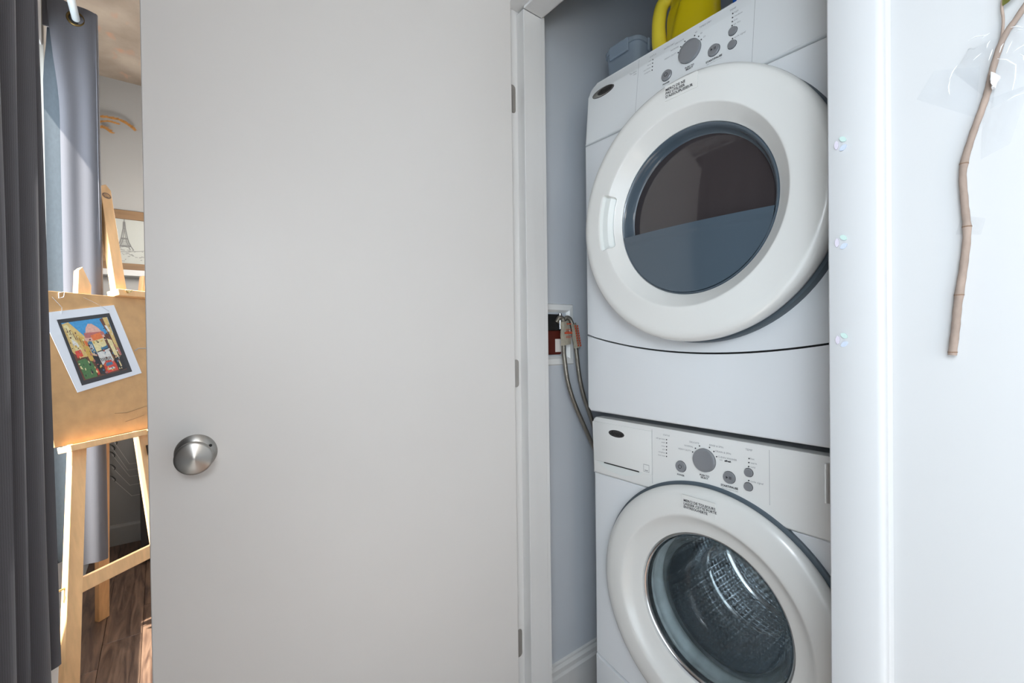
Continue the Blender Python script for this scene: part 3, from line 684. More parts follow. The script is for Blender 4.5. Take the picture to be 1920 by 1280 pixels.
# carve diagonal shoulder
for v in b.verts:
    d = (v.co.x - (JX - .045)) + .45 * (v.co.z - zt - .13)
    if v.co.y < JY: v.co.y += .016 * (1 - sstep(-.004, .004, -(v.co.x - JX) * .85 + (v.co.z - zt - .16) * .35 - .001)) * sstep(.20, .17, v.co.z - zt) * -.55
link('body', b, 'yellow_plastic', jg, smooth=40)
hp = spline([(JX - .064, JY - .01, zt + .055), (JX - .084, JY - .018, zt + .085), (JX - .088, JY - .024, zt + .130), (JX - .086, JY - .024, zt + .175), (JX - .078, JY - .018, zt + .212), (JX - .050, JY - .005, zt + .232), (JX - .025, JY, zt + .232)], 6)
link('handle', tube(bmesh.new(), hp, [.0245 - .006 * min(1, i / 14) if i < 20 else .018 for i in range(len(hp))], 16), 'yellow_handle', jg, smooth=60)
link('cap', lathe(bmesh.new(), [(0, zt + .262), (.027, zt + .262), (.028, zt + .30), (.025, zt + .305), (0, zt + .305)], (JX, JY, 0), 'Z', 32), 'yellow_plastic', jg, smooth=40)
# translucent storage tub
TX0, TX1, TY0, TY1 = -.915, -.795, 1.09, 1.26
tb = thing('storage_tub', 'translucent clip-lid plastic tub on the dryer, left of the yellow jug', 'container', ((TX0 + TX1) / 2, (TY0 + TY1) / 2, zt))
b = bmesh.new()
for nm, zz0, zz1, g0, g1 in (('a', zt, zt + .150, -.008, 0),):
    lo = [b.verts.new((x, y_, zz0)) for x, y_ in [(p_[0], p_[1]) for p_ in rrect(TX0 + .008, TX1 - .008, TY0 + .008, TY1 - .008, .016, 5)]]
    hi = [b.verts.new((x, y_, zz1)) for x, y_ in [(p_[0], p_[1]) for p_ in rrect(TX0, TX1, TY0, TY1, .020, 5)]]
    b.faces.new(lo[::-1])
    for k in range(len(lo)): b.faces.new((lo[k], lo[(k + 1) % len(lo)], hi[(k + 1) % len(lo)], hi[k]))
link('tub_body', b, 'tub_plastic', tb, smooth=40)
b = prism(bmesh.new(), rrect(TX0 - .005, TX1 + .005, TY0 - .005, TY1 + .005, .024, 5), zt + .162, zt + .148, bev=.004, seg=2, axis='Z'); lid = link('lid', b, 'tub_plastic', tb, smooth=40)
link('clip', bx((TX0 + TX1) / 2 - .034, (TX0 + TX1) / 2 + .034, TY0 - .012, TY0 - .004, zt + .125, zt + .163, bev=.003), 'tub_plastic', lid)
link('clip', bx(TX1 + .004, TX1 + .012, 1.13, 1.22, zt + .125, zt + .163, bev=.003), 'tub_plastic', lid)
link('clip', bx(TX0 - .012, TX0 - .004, 1.13, 1.22, zt + .125, zt + .163, bev=.003), 'tub_plastic', lid)
# blue and white carton
ct_ = thing('detergent_carton', 'blue and white printed carton on the dryer, right of the yellow jug', 'box', (-.50, 1.19, zt))
link('carton_side', bx(-.552, -.44, 1.148, 1.24, zt, zt + .21, bev=.001, seg=1), 'blue_card', ct_)
link('front_label', bx(-.541, -.442, 1.1465, 1.1482, zt + .004, zt + .206), 'white_card', ct_)
b = bmesh.new()
for k in range(14): z = zt + .05 + k * .011; box(b, -.536 , -.47 - .01 * (k % 3), 1.1459, 1.1466, z, z + .0035)
link('label_print', b, 'orange_print', ct_, kind='stuff')

# ------------------------------------------------------------------ water supply in the closet
XW = -1.0225
sb_ = thing('washer_outlet_box', 'white recessed washer outlet box on the closet side wall', 'outlet box', (XW, .96, 1.06))
y0, y1, z0, z1 = .845, 1.046, 1.058, 1.250
b = bmesh.new(); fr_ = []
for i_, (a0, b0, xx) in enumerate(((0, 0, XW), (.004, .004, XW + .007), (.020, .020, XW + .009), (.030, .030, XW - .002), (.032, .032, XW - .028))):
    fr_.append([b.verts.new((xx, yy, zz)) for yy, zz in ((y0 + a0, z0 + b0), (y1 - a0, z0 + b0), (y1 - a0, z1 - b0), (y0 + a0, z1 - b0))])
for A_, B_ in zip(fr_, fr_[1:]):
    for k in range(4): b.faces.new((A_[k], A_[(k + 1) % 4], B_[(k + 1) % 4], B_[k]))
b.faces.new(fr_[-1])
link('box_frame', b, 'console_plastic', sb_)
link('valve_body', bx(XW - .002, XW + .012, .875, .99, 1.166, 1.216, bev=.003), 'black', sb_)
link('valve_stem', lathe(bmesh.new(), [(0, 1.17), (.006, 1.17), (.006, 1.218), (0, 1.218)], (XW + .017, .975, 0), 'Z', 16), 'steel', sb_, smooth=40)
vl = link('red_valve_cover', bx(XW - .002, XW + .012, .905, .985, 1.092, 1.166, bev=.004), 'copper_red', sb_)
link('valve_label', bx(XW + .0122, XW + .0128, .958, .984, 1.100, 1.140), 'white_card', vl)
def hose(P, label, tagz):
    P = spline(P, 10); mid_ = P[0]
    t = thing('water_hose', label, 'hose', P[0], 'braided hoses in the closet')
    link('braided_tube', tube(bmesh.new(), P, .0068, 14), 'braid', t, smooth=60); return t
# points (Y,Z) read on the wall, X a little proud of it, running down behind the washer
h1 = hose([(XW + .016, .960, 1.190), (XW + .020, .972, 1.206), (XW + .024, .984, 1.190), (XW + .026, .980, 1.11), (XW + .030, .980, 1.075), (XW + .034, .988, 1.01), (XW + .038, 1.010, .945), (XW + .042, 1.042, .880), (XW + .046, 1.085, .800), (XW + .05, 1.13, .725), (XW + .05, 1.20, .62)], 'braided steel water hose nearer the door jamb with a folded paper tag', 0)
h2 = hose([(XW + .016, .990, 1.195), (XW + .020, 1.004, 1.206), (XW + .024, 1.018, 1.190), (XW + .026, 1.030, 1.13), (XW + .028, 1.036, 1.085), (XW + .030, 1.044, 1.02), (XW + .032, 1.060, .96), (XW + .034, 1.085, .90), (XW + .036, 1.110, .84), (XW + .04, 1.15, .76), (XW + .04, 1.22, .62)], 'braided steel water hose nearer the washer with a twisted red-striped tag', 0)
for h, (yc, zc_, wd_, hg, tilt) in ((h1, (.985, 1.158, .040, .072, -.05)), (h2, (1.028, 1.150, .026, .074, -.22))):
    b = bmesh.new(); n_ = 8; R0 = []
    for j in range(6):
        row = []
        for i in range(n_ + 1):
            u_ = -1 + 2 * i / n_; zz = -hg / 2 + hg * j / 5
            row.append(b.verts.new((XW + .036 + .004 * math.cos(u_ * 1.8 + j * .3) - (.008 if abs(u_) > .9 else 0), yc + u_ * wd_ / 2 + tilt * zz + .002 * math.sin(j * 2.), zc_ + zz + .003 * u_)))
        R0.append(row)
    for A_, B_ in zip(R0, R0[1:]):
        for i in range(n_): b.faces.new((A_[i], A_[i + 1], B_[i + 1], B_[i]))
    bmesh.ops.solidify(b, geom=b.faces[:], thickness=.0008)
    tg_ = link('paper_tag', b, 'tag_paper', h)
    b = bmesh.new()
    if h is h1:
        for zz, hh, u0, u1 in ((.026, .003, -.25, .7), (.010, .0015, -.5, .8), (.004, .0015, -.5, .85), (-.003, .0055, -.75, .9), (-.011, .0015, -.5, .8), (-.015, .0015, -.5, .6)):
            box(b, XW + .0412, XW + .0420, yc + u0 * .02, yc + u1 * .02, zc_ + zz, zc_ + zz + hh)
    else:
        for u0, u1 in ((-.7, -.3), (.1, .5)):
            for j in range(9): zz = -.034 + .0075 * j; box(b, XW + .0412, XW + .0420, yc + u0 * .013 + tilt * zz, yc + u1 * .013 + tilt * zz, zc_ + zz, zc_ + zz + .006)
    link('tag_print', b, 'tag_red', tg_, kind='stuff')

# ------------------------------------------------------------------ easel, board, art print
EA = Vector((-1.877, -.202, .405)); EH = Vector((-.675, .738, 0)).normalized(); BK = Vector((-.738, -.675, 0)).normalized()
EU = (Vector((0, 0, 1)) * math.cos(math.radians(12)) + BK * math.sin(math.radians(12))).normalized(); EN = -EH.cross(EU)
if EN.dot(Vector((1, 0, 0))) < 0: EN = -EN
def E(u, v, o=0): return EA + EH * u + EU * v + EN * o     # o > 0: towards the viewer's side
vf = -.405 / math.cos(math.radians(12)) + .002
es = thing('easel', 'pale wooden A-frame easel standing by the far curtain', 'easel', (-2.05, -.02, 0))
def leg(u0, v0, u1, v1, mtl, cut, w_=.042, d=.022, o=-.011, name='leg'):
    b = bmesh.new(); p0, p1 = E(u0, v0, o), E(u1, v1, o); t = (p1 - p0).normalized(); wv_ = (EH - t * EH.dot(t)).normalized(); nn = EN
    sec = [(-w_ / 2, -d / 2), (w_ / 2, -d / 2), (w_ / 2, d / 2), (-w_ / 2, d / 2)]
    lo = [b.verts.new(p0 + wv_ * a + nn * c) for a, c in sec]
    lo2 = lo; hi = [b.verts.new(p1 + wv_ * a + nn * c + t * cut[0 if a < 0 else 1]) for a, c in sec]
    pk = [b.verts.new(p1 + wv_ * (cut[2] * w_) + nn * c + t * cut[3]) for c in (-d / 2, d / 2)]
    b.faces.new(lo[::-1])
    b.faces.new((lo[0], lo[1], hi[1], pk[0], hi[0])); b.faces.new((lo[2], lo[3], hi[3], pk[1], hi[2]))
    b.faces.new((lo[1], lo[2], hi[2], hi[1])); b.faces.new((lo[3], lo[0], hi[0], hi[3]))
    b.faces.new((hi[1], hi[2], pk[1], pk[0])); b.faces.new((hi[3], hi[0], pk[0], pk[1]))
    for v in b.verts:
        if v.co.z < .02: v.co.z = 0
    bmesh.ops.bevel(b, geom=b.edges[:], offset=.0012, segments=1, affect='EDGES')
    return link(name, b, mtl, es)
leg(-.090, vf, .194, .99, 'easel_wood', (.022, -.022, -.22, .038))
leg(.665, vf, .411, .99, 'easel_wood', (-.022, .022, .22, .038))
mast = leg(.262, vf + .16, .330, 1.365, 'easel_wood', (-.004, -.010, .1, .010), w_=.040, d=.026, o=-.0135, name='mast')
b = beam(bmesh.new(), E(.302, .93, -.085), (-2.53, -.2, .0), EH, .042, .022)
for v in b.verts: v.co.z = max(v.co.z, 0)
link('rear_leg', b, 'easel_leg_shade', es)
link('crossbar', beam(bmesh.new(), E(.004, .005, -.011), E(.575, .005, -.011), EU, .042, .02), 'easel_wood', es)
tr_ = beam(bmesh.new(), E(.020, .419, .020), E(.60, .419, .020), EN, .052, .020); link('tray', tr_, 'easel_wood', es)
cl = link('top_clamp', beam(bmesh.new(), E(.268, .938, .012), E(.42, .938, .012), EN, .050, .024), 'easel_wood', es)
link('crossbar', beam(bmesh.new(), E(.10, .60, -.036), E(.53, .60, -.036), EU, .04, .02), 'easel_wood', es)
for k, (u_, v_, nm) in enumerate(((.301, .940, 0), (.391, .942, 0), (.270, .420, 0))):
    b = bmesh.new(); c0 = E(u_, v_, .037 if k < 2 else .046); lat = lathe(b, [(0, 0), (.0045, 0), (.0045, .008), (0, .009)], (0, 0, 0), 'Y', 14)
    rotm = EN.to_track_quat('Y', 'Z').to_matrix()
    for v in b.verts: v.co = rotm @ v.co + c0
    for sg in (-1, 1): tube(b, [c0 + EN * .004, c0 + EN * .007 + EH * sg * .008 + EU * .002, c0 + EN * .009 + EH * sg * .012 + EU * .005], [.003, .003, .002], 8)
    link('wing_nut', b, 'brass', es, smooth=50)
b = bmesh.new(); tube(b, [E(-.02, .018, -.011), E(-.045, .018, -.011)], .003, 8); c0 = E(-.048, .018, -.011)
tube(b, [c0 + Vector((0, .001, -.007)), c0, c0 + Vector((0, .001, .007))], [.004, .003, .004], 8)
link('side_screw', b, 'brass', es, smooth=50)
n_ = 24; b = bmesh.new(); ce = E(.328, 1.328, .0002)
b.faces.new([b.verts.new(ce + EH * (.0165 * math.cos(2 * PI * k / n_)) + EU * (.0115 * math.sin(2 * PI * k / n_))) for k in range(n_)])
link('burned_mark', b, 'twig_node', mast)
b = bmesh.new(); ce = E(.328, 1.328, .0008)
for dz, l_ in ((.004, .009), (0, .012), (-.004, .008)):
    tube(b, [ce + EH * (-l_) + EU * dz, ce + EU * (dz + .002), ce + EH * l_ + EU * (dz - .001)], .0009, 5)
link('mark_lines', b, 'easel_wood', mast, kind='stuff')
bc = link('slider_clamp', beam(bmesh.new(), E(.302, .335, .006), E(.302, .372, .006), EH, .028, .016), 'cabinet_black', es)
# drawing board
bd = link('drawing_board', beam(bmesh.new(), E(.3, .431, .010), E(.3, .926, .010), EH, .60, .012, bev=.001), 'hardboard', loc=E(.3, .431, .010), tagd=('brown hardboard drawing board propped on the easel tray', 'board'))
b = bmesh.new()
def line_on(b, P, r, o=.0168): tube(b, [E(u_, v_, o) for u_, v_ in P], r, 5)
line_on(b, [(.302, .722), (.318, .731), (.345, .730), (.37, .727)], .0012); link('chalk_mark', b, 'blue_grey_chalk', bd)
b = bmesh.new(); line_on(b, [(.19, .505), (.23, .500), (.30, .512), (.36, .515)], .0006); line_on(b, [(.22, .47), (.25, .474), (.29, .482)], .0005); link('scratch', b, 'frame_wood', bd, kind='stuff')
# print on paper
pr_ = thing('art_print', 'tilted white sheet with a black-bordered colour street scene hung on the board', 'print', E(.17, .59, .018))
def quad(b, P, o, mi=0):
    f = b.faces.new([b.verts.new(E(u_, v_, o)) for u_, v_ in P]); f.material_index = mi; return f
PA = [(.030, .850), (.258, .892), (.310, .637), (.088, .590)]
b = bmesh.new()
q0 = [b.verts.new(E(u_, v_, .0175)) for u_, v_ in PA]; q1 = [b.verts.new(E(u_, v_, .0188)) for u_, v_ in PA]
b.faces.new(q1); b.faces.new(q0[::-1])
for k in range(4): b.faces.new((q0[k], q0[(k + 1) % 4], q1[(k + 1) % 4], q1[k]))
link('sheet', b, 'paper', pr_)
BO = [(.069, .830), (.236, .861), (.276, .645), (.104, .611)]
b = bmesh.new(); quad(b, BO, .0192); link('black_border', b, 'print_dark', pr_)
IM = [(.079, .819), (.226, .846), (.259, .655), (.112, .627)]
pal = {'sky': (62, 140, 190), 'tan': (200, 172, 110), 'ochre': (196, 160, 80), 'pink': (206, 160, 146), 'orange': (210, 110, 60), 'white': (206, 204, 200), 'blue': (60, 110, 140), 'brown': (96, 60, 46), 'green': (72, 110, 66), 'red': (200, 70, 56), 'cream': (214, 200, 150), 'dark': (40, 40, 44), 'rose': (170, 100, 96)}
for k, v in pal.items(): mat('ink_' + k, srgb(*v), .6, noise=.12, scale=(150, 150, 150))
names = list(pal)
b = bmesh.new()
def im(s, t): 
    a = Vector(IM[0]).lerp(Vector(IM[1]), s); c = Vector(IM[3]).lerp(Vector(IM[2]), s); return a.lerp(c, t)
lay = [0]
def patch(col, P):
    lay[0] += 1; quad(b, [im(*q) for q in P], .0195 + .00002 * lay[0], names.index(col))
patch('sky', [(0, 0), (1, 0), (1, .4), (0, .4)]); patch('brown', [(0, .3), (1, .3), (1, 1), (0, 1)])
patch('tan', [(0, .02), (.14, 0), (.36, .28), (.34, .62), (.1, .62), (0, .5)]); patch('ochre', [(.2, .22), (.4, .34), (.42, .75), (.28, .7)]); patch('cream', [(.02, .05), (.10, .04), (.2, .5), (.08, .5)])
patch('pink', [(.38, .26), (.44, .14), (.52, .07), (.60, .08), (.70, .16), (.78, .28), (.78, .4), (.38, .4)]); patch('rose', [(.36, .22), (.78, .24), (.8, .3), (.36, .32)])
patch('pink', [(.33, .30), (.46, .32), (.46, .7), (.40, .72)]); patch('orange', [(.48, .28), (.70, .25), (.74, .36), (.5, .38)]); patch('orange', [(.30, .34), (.38, .38), (.38, .46), (.31, .44)])
patch('cream', [(.46, .38), (.74, .36), (.76, .56), (.48, .58)]); patch('white', [(.48, .58), (.76, .54), (.78, .80), (.5, .82)]); patch('blue', [(.60, .52), (.76, .50), (.76, .56), (.6, .58)]); patch('blue', [(.36, .36), (.46, .38), (.47, .60), (.38, .58)])
patch('white', [(.385, .42), (.405, .42), (.41, .54), (.39, .54)]); patch('white', [(.42, .43), (.44, .43), (.445, .55), (.425, .54)])
patch('brown', [(.80, .02), (.90, 0), (1, .5), (.92, .5)]); patch('tan', [(.88, 0), (.99, 0), (.99, .75), (.94, .70)]); patch('cream', [(.80, .38), (.90, .42), (.92, .78), (.84, .76)]); patch('white', [(.86, .14), (.91, .15), (.94, .26), (.90, .27)])
patch('rose', [(.94, .55), (1, .6), (1, .72), (.96, .72)]); patch('dark', [(.80, .76), (1, .72), (1, .98), (.82, 1)]); patch('dark', [(.36, .62), (.48, .66), (.5, 1), (.38, .96)])
patch('white', [(.08, .28), (.18, .40), (.17, .44), (.06, .40)]); patch('red', [(.04, .50), (.17, .48), (.18, .60), (.05, .62)]); patch('green', [(.02, .66), (.2, .64), (.32, .84), (.30, .99), (.04, .99)]); patch('green', [(.12, .74), (.30, .72), (.36, .92), (.2, .96)])
patch('red', [(.52, .82), (.60, .76), (.76, .77), (.80, .86), (.80, .97), (.52, .98)]); patch('blue', [(.58, .80), (.72, .80), (.73, .85), (.57, .86)]); patch('white', [(.58, .90), (.74, .90), (.74, .93), (.58, .93)])
patch('white', [(.62, .62), (.68, .61), (.69, .68), (.63, .69)]); patch('dark', [(.49, .575), (.76, .545), (.76, .56), (.49, .59)]); patch('cream', [(.87, .80), (.90, .80), (.91, .92), (.88, .92)]); patch('red', [(.32, .86), (.37, .86), (.38, .96), (.33, .97)])
random.seed(11)
for k in range(170):
    s0, t0 = random.random() * .96, .12 + random.random() * .84
    if .2 < s0 < .8 and t0 < .3: continue
    w0, h0 = .008 + random.random() * .03, .01 + random.random() * .035
    col_ = random.choice(('green', 'green', 'dark', 'cream')) if (s0 < .3 and t0 > .64) else random.choice(('dark', 'dark', 'brown', 'cream', 'tan', 'white', 'rose', 'ochre', 'blue', 'dark'))
    if s0 < .22 and t0 < .5: col_ = random.choice(('ochre', 'cream', 'brown'))
    sl = .3 * (s0 - .5) * h0
    patch(col_, [(s0, t0), (min(1, s0 + w0), t0 + sl), (min(1, s0 + w0), min(1, t0 + h0)), (s0, min(1, t0 + h0 - sl))])
for k in range(7): patch('dark', [(.49 + .035 * k, .70), (.505 + .035 * k, .70), (.51 + .035 * k, .76), (.495 + .035 * k, .76)])
for k in range(6): patch('brown', [(.03 + .045 * k, .09 + .05 * k), (.042 + .045 * k, .10 + .05 * k), (.05 + .045 * k, .17 + .05 * k), (.038 + .045 * k, .17 + .05 * k)])
link('street_scene', b, ['ink_' + k for k in names], pr_, kind='stuff')
b = bmesh.new(); tube(b, [E(.068, .905, .019), E(.090, .872, .0195), (E(.085, .85, .0198))], .0008, 5); tube(b, [E(.16, .912, .019), E(.205, .890, .0192), E(.236, .868, .0200)], .0006, 5)
link('hanging_wire', b, 'steel', pr_, kind='stuff')
b = tube(bmesh.new(), [E(.090, .921, .018), E(.108, .927, .018), E(.101, .908, .019), E(.087, .903, .019), E(.090, .921, .018)], .0009, 6)
link('paper_clip', b, 'paper', loc=E(.09, .90, .018), tagd=('small white clip on the top edge of the drawing board', 'clip'))

# ------------------------------------------------------------------ curtains, rod
def sheet(bm, prof_at, z0, z1, nz, th=.0016):
    rows = []
    for j in range(nz + 1):
        t = j / nz; z = z0 + (z1 - z0) * t; rows.append([bm.verts.new((x, y_, z + dz)) for x, y_, dz in prof_at(t)])
    for A_, B_ in zip(rows, rows[1:]):
        for i in range(len(A_) - 1): bm.faces.new((A_[i], A_[i + 1], B_[i + 1], B_[i]))
    bmesh.ops.recalc_face_normals(bm, faces=bm.faces[:])
    bmesh.ops.solidify(bm, geom=bm.faces[:], thickness=th); return bm
rod = thing('curtain_rod', 'white metal curtain rod carrying both grey curtains', 'rod', (-1.6, -.216, 2.31))
link('pole', tube(bmesh.new(), [(-2.36, -.216, 2.31), (-.10, -.216, 2.31)], .0115, 20), 'rod_white', rod, smooth=60)
link('finial', lathe(bmesh.new(), [(0, -2.375), (.015, -2.37), (.015, -2.36), (0, -2.36)], (0, -.216, 2.31), 'X', 20), 'rod_white', rod, smooth=50)
for xx in (-2.345, -.13):
    link('bracket', tube(bmesh.new(), [(xx, YW + .001, 2.34), (xx, -.235, 2.34), (xx, -.216, 2.325), (xx, -.216, 2.322)], .006, 8), 'rod_white', rod)
ZHEM = .345
# near curtain
topc = [-.18, -.34, -.50, -.66, -.82, -.965, -1.09, -1.275, -1.385, -1.425]
botc = [-.18, -.34, -.50, -.66, -.83, -1.00, -1.16, -1.235, -1.465, -1.585]
def near_prof(t):
    out = []; n = 14; cs = [b_ + (a_ - b_) * t for a_, b_ in zip(topc, botc)]
    for i in range(len(cs) - 1):
        for k in range(n):
            s_ = k / n; x = cs[i] + (cs[i + 1] - cs[i]) * s_
            c_ = math.cos(2 * PI * s_); c_ = math.copysign(abs(c_) ** .75, c_); yy = -.2465 + .044 * c_
            out.append((x, yy + .003 * math.sin(5 * t + i * 2), .0))
    for k in range(8): s_ = k / 7; out.append((cs[-1] - .03 * s_, -.2465 + .044 * math.cos(PI * s_), 0))
    return out
nc = link('curtain', sheet(bmesh.new(), near_prof, ZHEM, 2.36, 30), 'curtain_fabric', smooth=60, tagd=('dark grey woven curtain nearest the camera, hanging in deep folds', 'curtain', ))
# hem seam on near curtain
# far curtain
fc = thing('curtain', 'grey eyelet curtain behind the easel, lit from the window side', 'curtain', (-2.25, -.23, ZHEM))
def far_prof(t):
    # t: 0 hem, 1 top.  plan view from left (window side) round the front crest and back
    out = []; e_ = .004 * math.sin(6 * t)
    yl = -.262 - .028 * sstep(.80, 1, t)
    dz = 0
    for k in range(15):
        s_ = k / 14; yy = yl + (-.166 - yl) * s_; out.append((-2.247 + .010 * math.sin(PI * s_) * (1 - .6 * t) + e_ * s_ + .004 * math.sin(3 * PI * s_), yy, .016 * (1 - s_) * (1 if t > .9 else 0)))
    for k in range(1, 9):
        a = PI * k / 8; out.append((-2.259 + .012 * math.cos(a), -.166 + .006 * math.sin(a), 0))
    for k in range(1, 12): s_ = k / 11; out.append((-2.271 - .012 * s_, -.166 - .11 * s_, 0))
    for k in range(1, 9): a = PI * k / 8; out.append((-2.295 + .012 * math.cos(a), -.276 - .008 * math.sin(a), 0))
    for k in range(1, 12): s_ = k / 11; out.append((-2.309 - .008 * s_, -.276 + .114 * s_, -.02 if t > .9 else 0))
    return out
fp = link('panel', sheet(bmesh.new(), far_prof, ZHEM, 2.352, 40), 'curtain_fabric', fc, smooth=60)
def lin_prof(t):
    yl = -.3055 + .012 * sstep(.9, 1, t)
    return [(-2.262 - .006 * math.sin(3 * s_ / 10 + 2 * t), yl + (.062) * s_ / 10, .012 * s_ / 10) for s_ in range(11)]
link('lining', sheet(bmesh.new(), lin_prof, .36, 2.262, 30, th=.001), 'teal_lining', fc, smooth=60)
link('header_band', bx(-2.264, -2.256, -.304, -.262, 2.262, 2.372, bev=.002), 'curtain_fabric', fc)
for xx in (-2.2445,):
    b = bmesh.new(); tube(b, [(xx, -.216 + .0225 * math.cos(2 * PI * k / 32), 2.310 + .0225 * math.sin(2 * PI * k / 32)) for k in range(32)], .0042, 10, closed=True); link('eyelet', b, 'brass_dark', fc, smooth=60)
    b = lathe(bmesh.new(), [(.0, xx - .0008), (.0215, xx - .0008), (.0215, xx + .0008), (0, xx + .0008)], (0, -.216, 2.310), 'X', 32); link('eyelet_hole', b, 'black', fc)

# ------------------------------------------------------------------ far wall things
XF = -3.403
pf = thing('framed_sketch', 'brown wooden frame with a pencil sketch of a lattice tower on the far wall', 'picture', (XF + .02, -.02, 1.555))
def fbx(y0, y1, z0, z1, x0=XF + .002, x1=XF + .024): return bx(x0, x1, y0, y1, z0, z1, bev=.002)
link('frame', fbx(-.245, .20, 1.848, 1.898), 'frame_wood', pf); link('frame', fbx(-.245, .20, 1.556, 1.597), 'frame_wood', pf); link('frame', fbx(-.245, -.198, 1.597, 1.848), 'frame_wood', pf); link('frame', fbx(.152, .20, 1.597, 1.848), 'frame_wood', pf)
sk = link('sketch_sheet', bx(XF + .004, XF + .012, -.20, .155, 1.595, 1.85), 'sketch_paper', pf)
b = bmesh.new(); cy, zb = -.143, 1.675; gx = XF + .0128
def gl_(P, r=.0011): tube(b, [(gx, cy + a, zb + c) for a, c in P], r * 1.4, 5)
for s_ in (-1, 1):
    gl_([(s_ * .040, 0), (s_ * .030, .018), (s_ * .020, .040), (s_ * .012, .075), (s_ * .005, .12), (s_ * .003, .158)], .0018)
    gl_([(s_ * .026, 0), (s_ * .019, .020), (s_ * .009, .045), (s_ * .004, .08), (0, .12)], .0012)
for z_, h_ in ((.020, .031), (.024, .030), (.062, .016), (.066, .015), (.12, .006), (.158, .004)): gl_([(-h_, z_), (h_, z_)], .0016)
gl_([(0, .12), (0, .172)], .0012); gl_([(-.026, 0), (-.018, .013), (0, .018), (.018, .013), (.026, 0)], .0012)
for k in range(5): gl_([(-.028 + .004 * k, .028 + .008 * k), (.028 - .004 * k, .034 + .008 * k)], .0006); gl_([(.028 - .004 * k, .028 + .008 * k), (-.028 + .004 * k, .034 + .008 * k)], .0006)
random.seed(3)
for k in range(60):
    yy = -.03 + .24 * random.random(); zz = -.065 + .062 * random.random() * (1.2 - yy); l_ = .004 + .012 * random.random()
    gl_([(yy, zz), (yy + l_, zz + .006 * (random.random() - .5))], .0006 + .0006 * random.random())
gl_([(-.05, -.008), (.0, -.012), (.06, -.004), (.10, .004), (.16, .002), (.22, .006)], .0010)
link('pencil_sketch', b, 'graphite', sk, kind='stuff')
link('picture_ledge', bx(XF + .001, XF + .085, -.29, .30, 1.520, 1.553, bev=.002), 'ledge_paint', tagd=('narrow white picture ledge on the far wall under the framed sketch', 'ledge'))
# dried grass sprays
dg = thing('dried_grass', 'dried golden grass plumes on the far wall above the picture', 'dried plant', (XF + .03, -.29, 2.30))
random.seed(5)
def plume(P, nm, L=.026):
    P = spline(P, 6); b = bmesh.new(); tube(b, P, .0012, 5); n = len(P)
    for i in range(n // 4, n):
        for k in range(12):
            d_ = Vector((random.uniform(-.5, .5), random.uniform(.2, 1), random.uniform(-.8, .8))).normalized(); l_ = L * random.uniform(.5, 1) * (1 if i < n - 3 else .8)
            tg2 = (P[min(i + 1, n - 1)] - P[i - 1]).normalized(); d_ = (d_ * .6 + tg2).normalized()
            tube(b, [P[i], P[i] + d_ * l_], [.0022, .0006], 4)
    link(nm, b, 'straw', dg)
plume([(XF + .02, -.30, 2.36), (XF + .04, -.24, 2.392), (XF + .04, -.19, 2.400), (XF + .04, -.15, 2.398), (XF + .04, -.115, 2.378)], 'plume')
plume([(XF + .04, -.150, 2.392), (XF + .04, -.12, 2.382), (XF + .04, -.098, 2.365)], 'plume', .030)
plume([(XF + .02, -.30, 2.34), (XF + .04, -.24, 2.365), (XF + .04, -.20, 2.378), (XF + .04, -.165, 2.375)], 'plume', .020)
plume([(XF + .02, -.29, 2.32), (XF + .04, -.235, 2.338), (XF + .04, -.195, 2.322)], 'plume', .030)
# wire hangers on black hooks
hg = [((-.205, .590), (-.140, .452), (-.06, .452), 'uppermost wire hanger on the far wall behind the easel'),
      ((-.215, .560), (-.148, .418), (-.06, .418), 'second wire hanger from the top behind the easel'),
      ((-.215, .520), (-.140, .380), (-.06, .380), 'middle wire hanger on the far wall behind the easel'),
      ((-.215, .448), (-.140, .330), (-.06, .334), 'second wire hanger from the bottom behind the easel'),
      ((-.215, .383), (-.133, .268), (-.06, .270), 'lowest wire hanger on the far wall behind the easel')]
for i, (a_, b_, c_, lb) in enumerate(hg):
    x0 = XF + .020 + .0 * i
    t = thing('wire_hanger', lb, 'hanger', (x0, a_[0], a_[1]), 'wire hangers on the far wall')
    link('wire', tube(bmesh.new(), [(x0, a_[0], a_[1]), (x0, b_[0], b_[1]), (x0, c_[0], c_[1]), (x0, c_[0] + .03, c_[1] + .02)], .0013, 6), 'wire_white', t)
    hk = [(x0, a_[0] + .010, a_[1] - .018), (x0, a_[0] + .013, a_[1] - .006), (x0, a_[0] + .002, a_[1] + .010), (XF + .001, a_[0] - .008, a_[1] + .012)]
    link('hook', tube(bmesh.new(), spline(hk, 4), .0022, 6), 'hook_black', t)
bkc = thing('cabinet', 'black low cabinet against the far wall behind the easel', 'cabinet', (-3.2, .15, 0))
link('carcass', bx(-3.38, -3.02, -.086, .52, .04, .78, bev=.004), 'cabinet_black', bkc); link('plinth', bx(-3.36, -3.05, -.07, .50, 0, .04), 'cabinet_black', bkc)
link('cabinet_door', bx(-3.02, -3.004, -.084, .215, .045, .775, bev=.002), 'cabinet_black', bkc); link('cabinet_door', bx(-3.02, -3.004, .219, .518, .045, .775, bev=.002), 'cabinet_black', bkc)

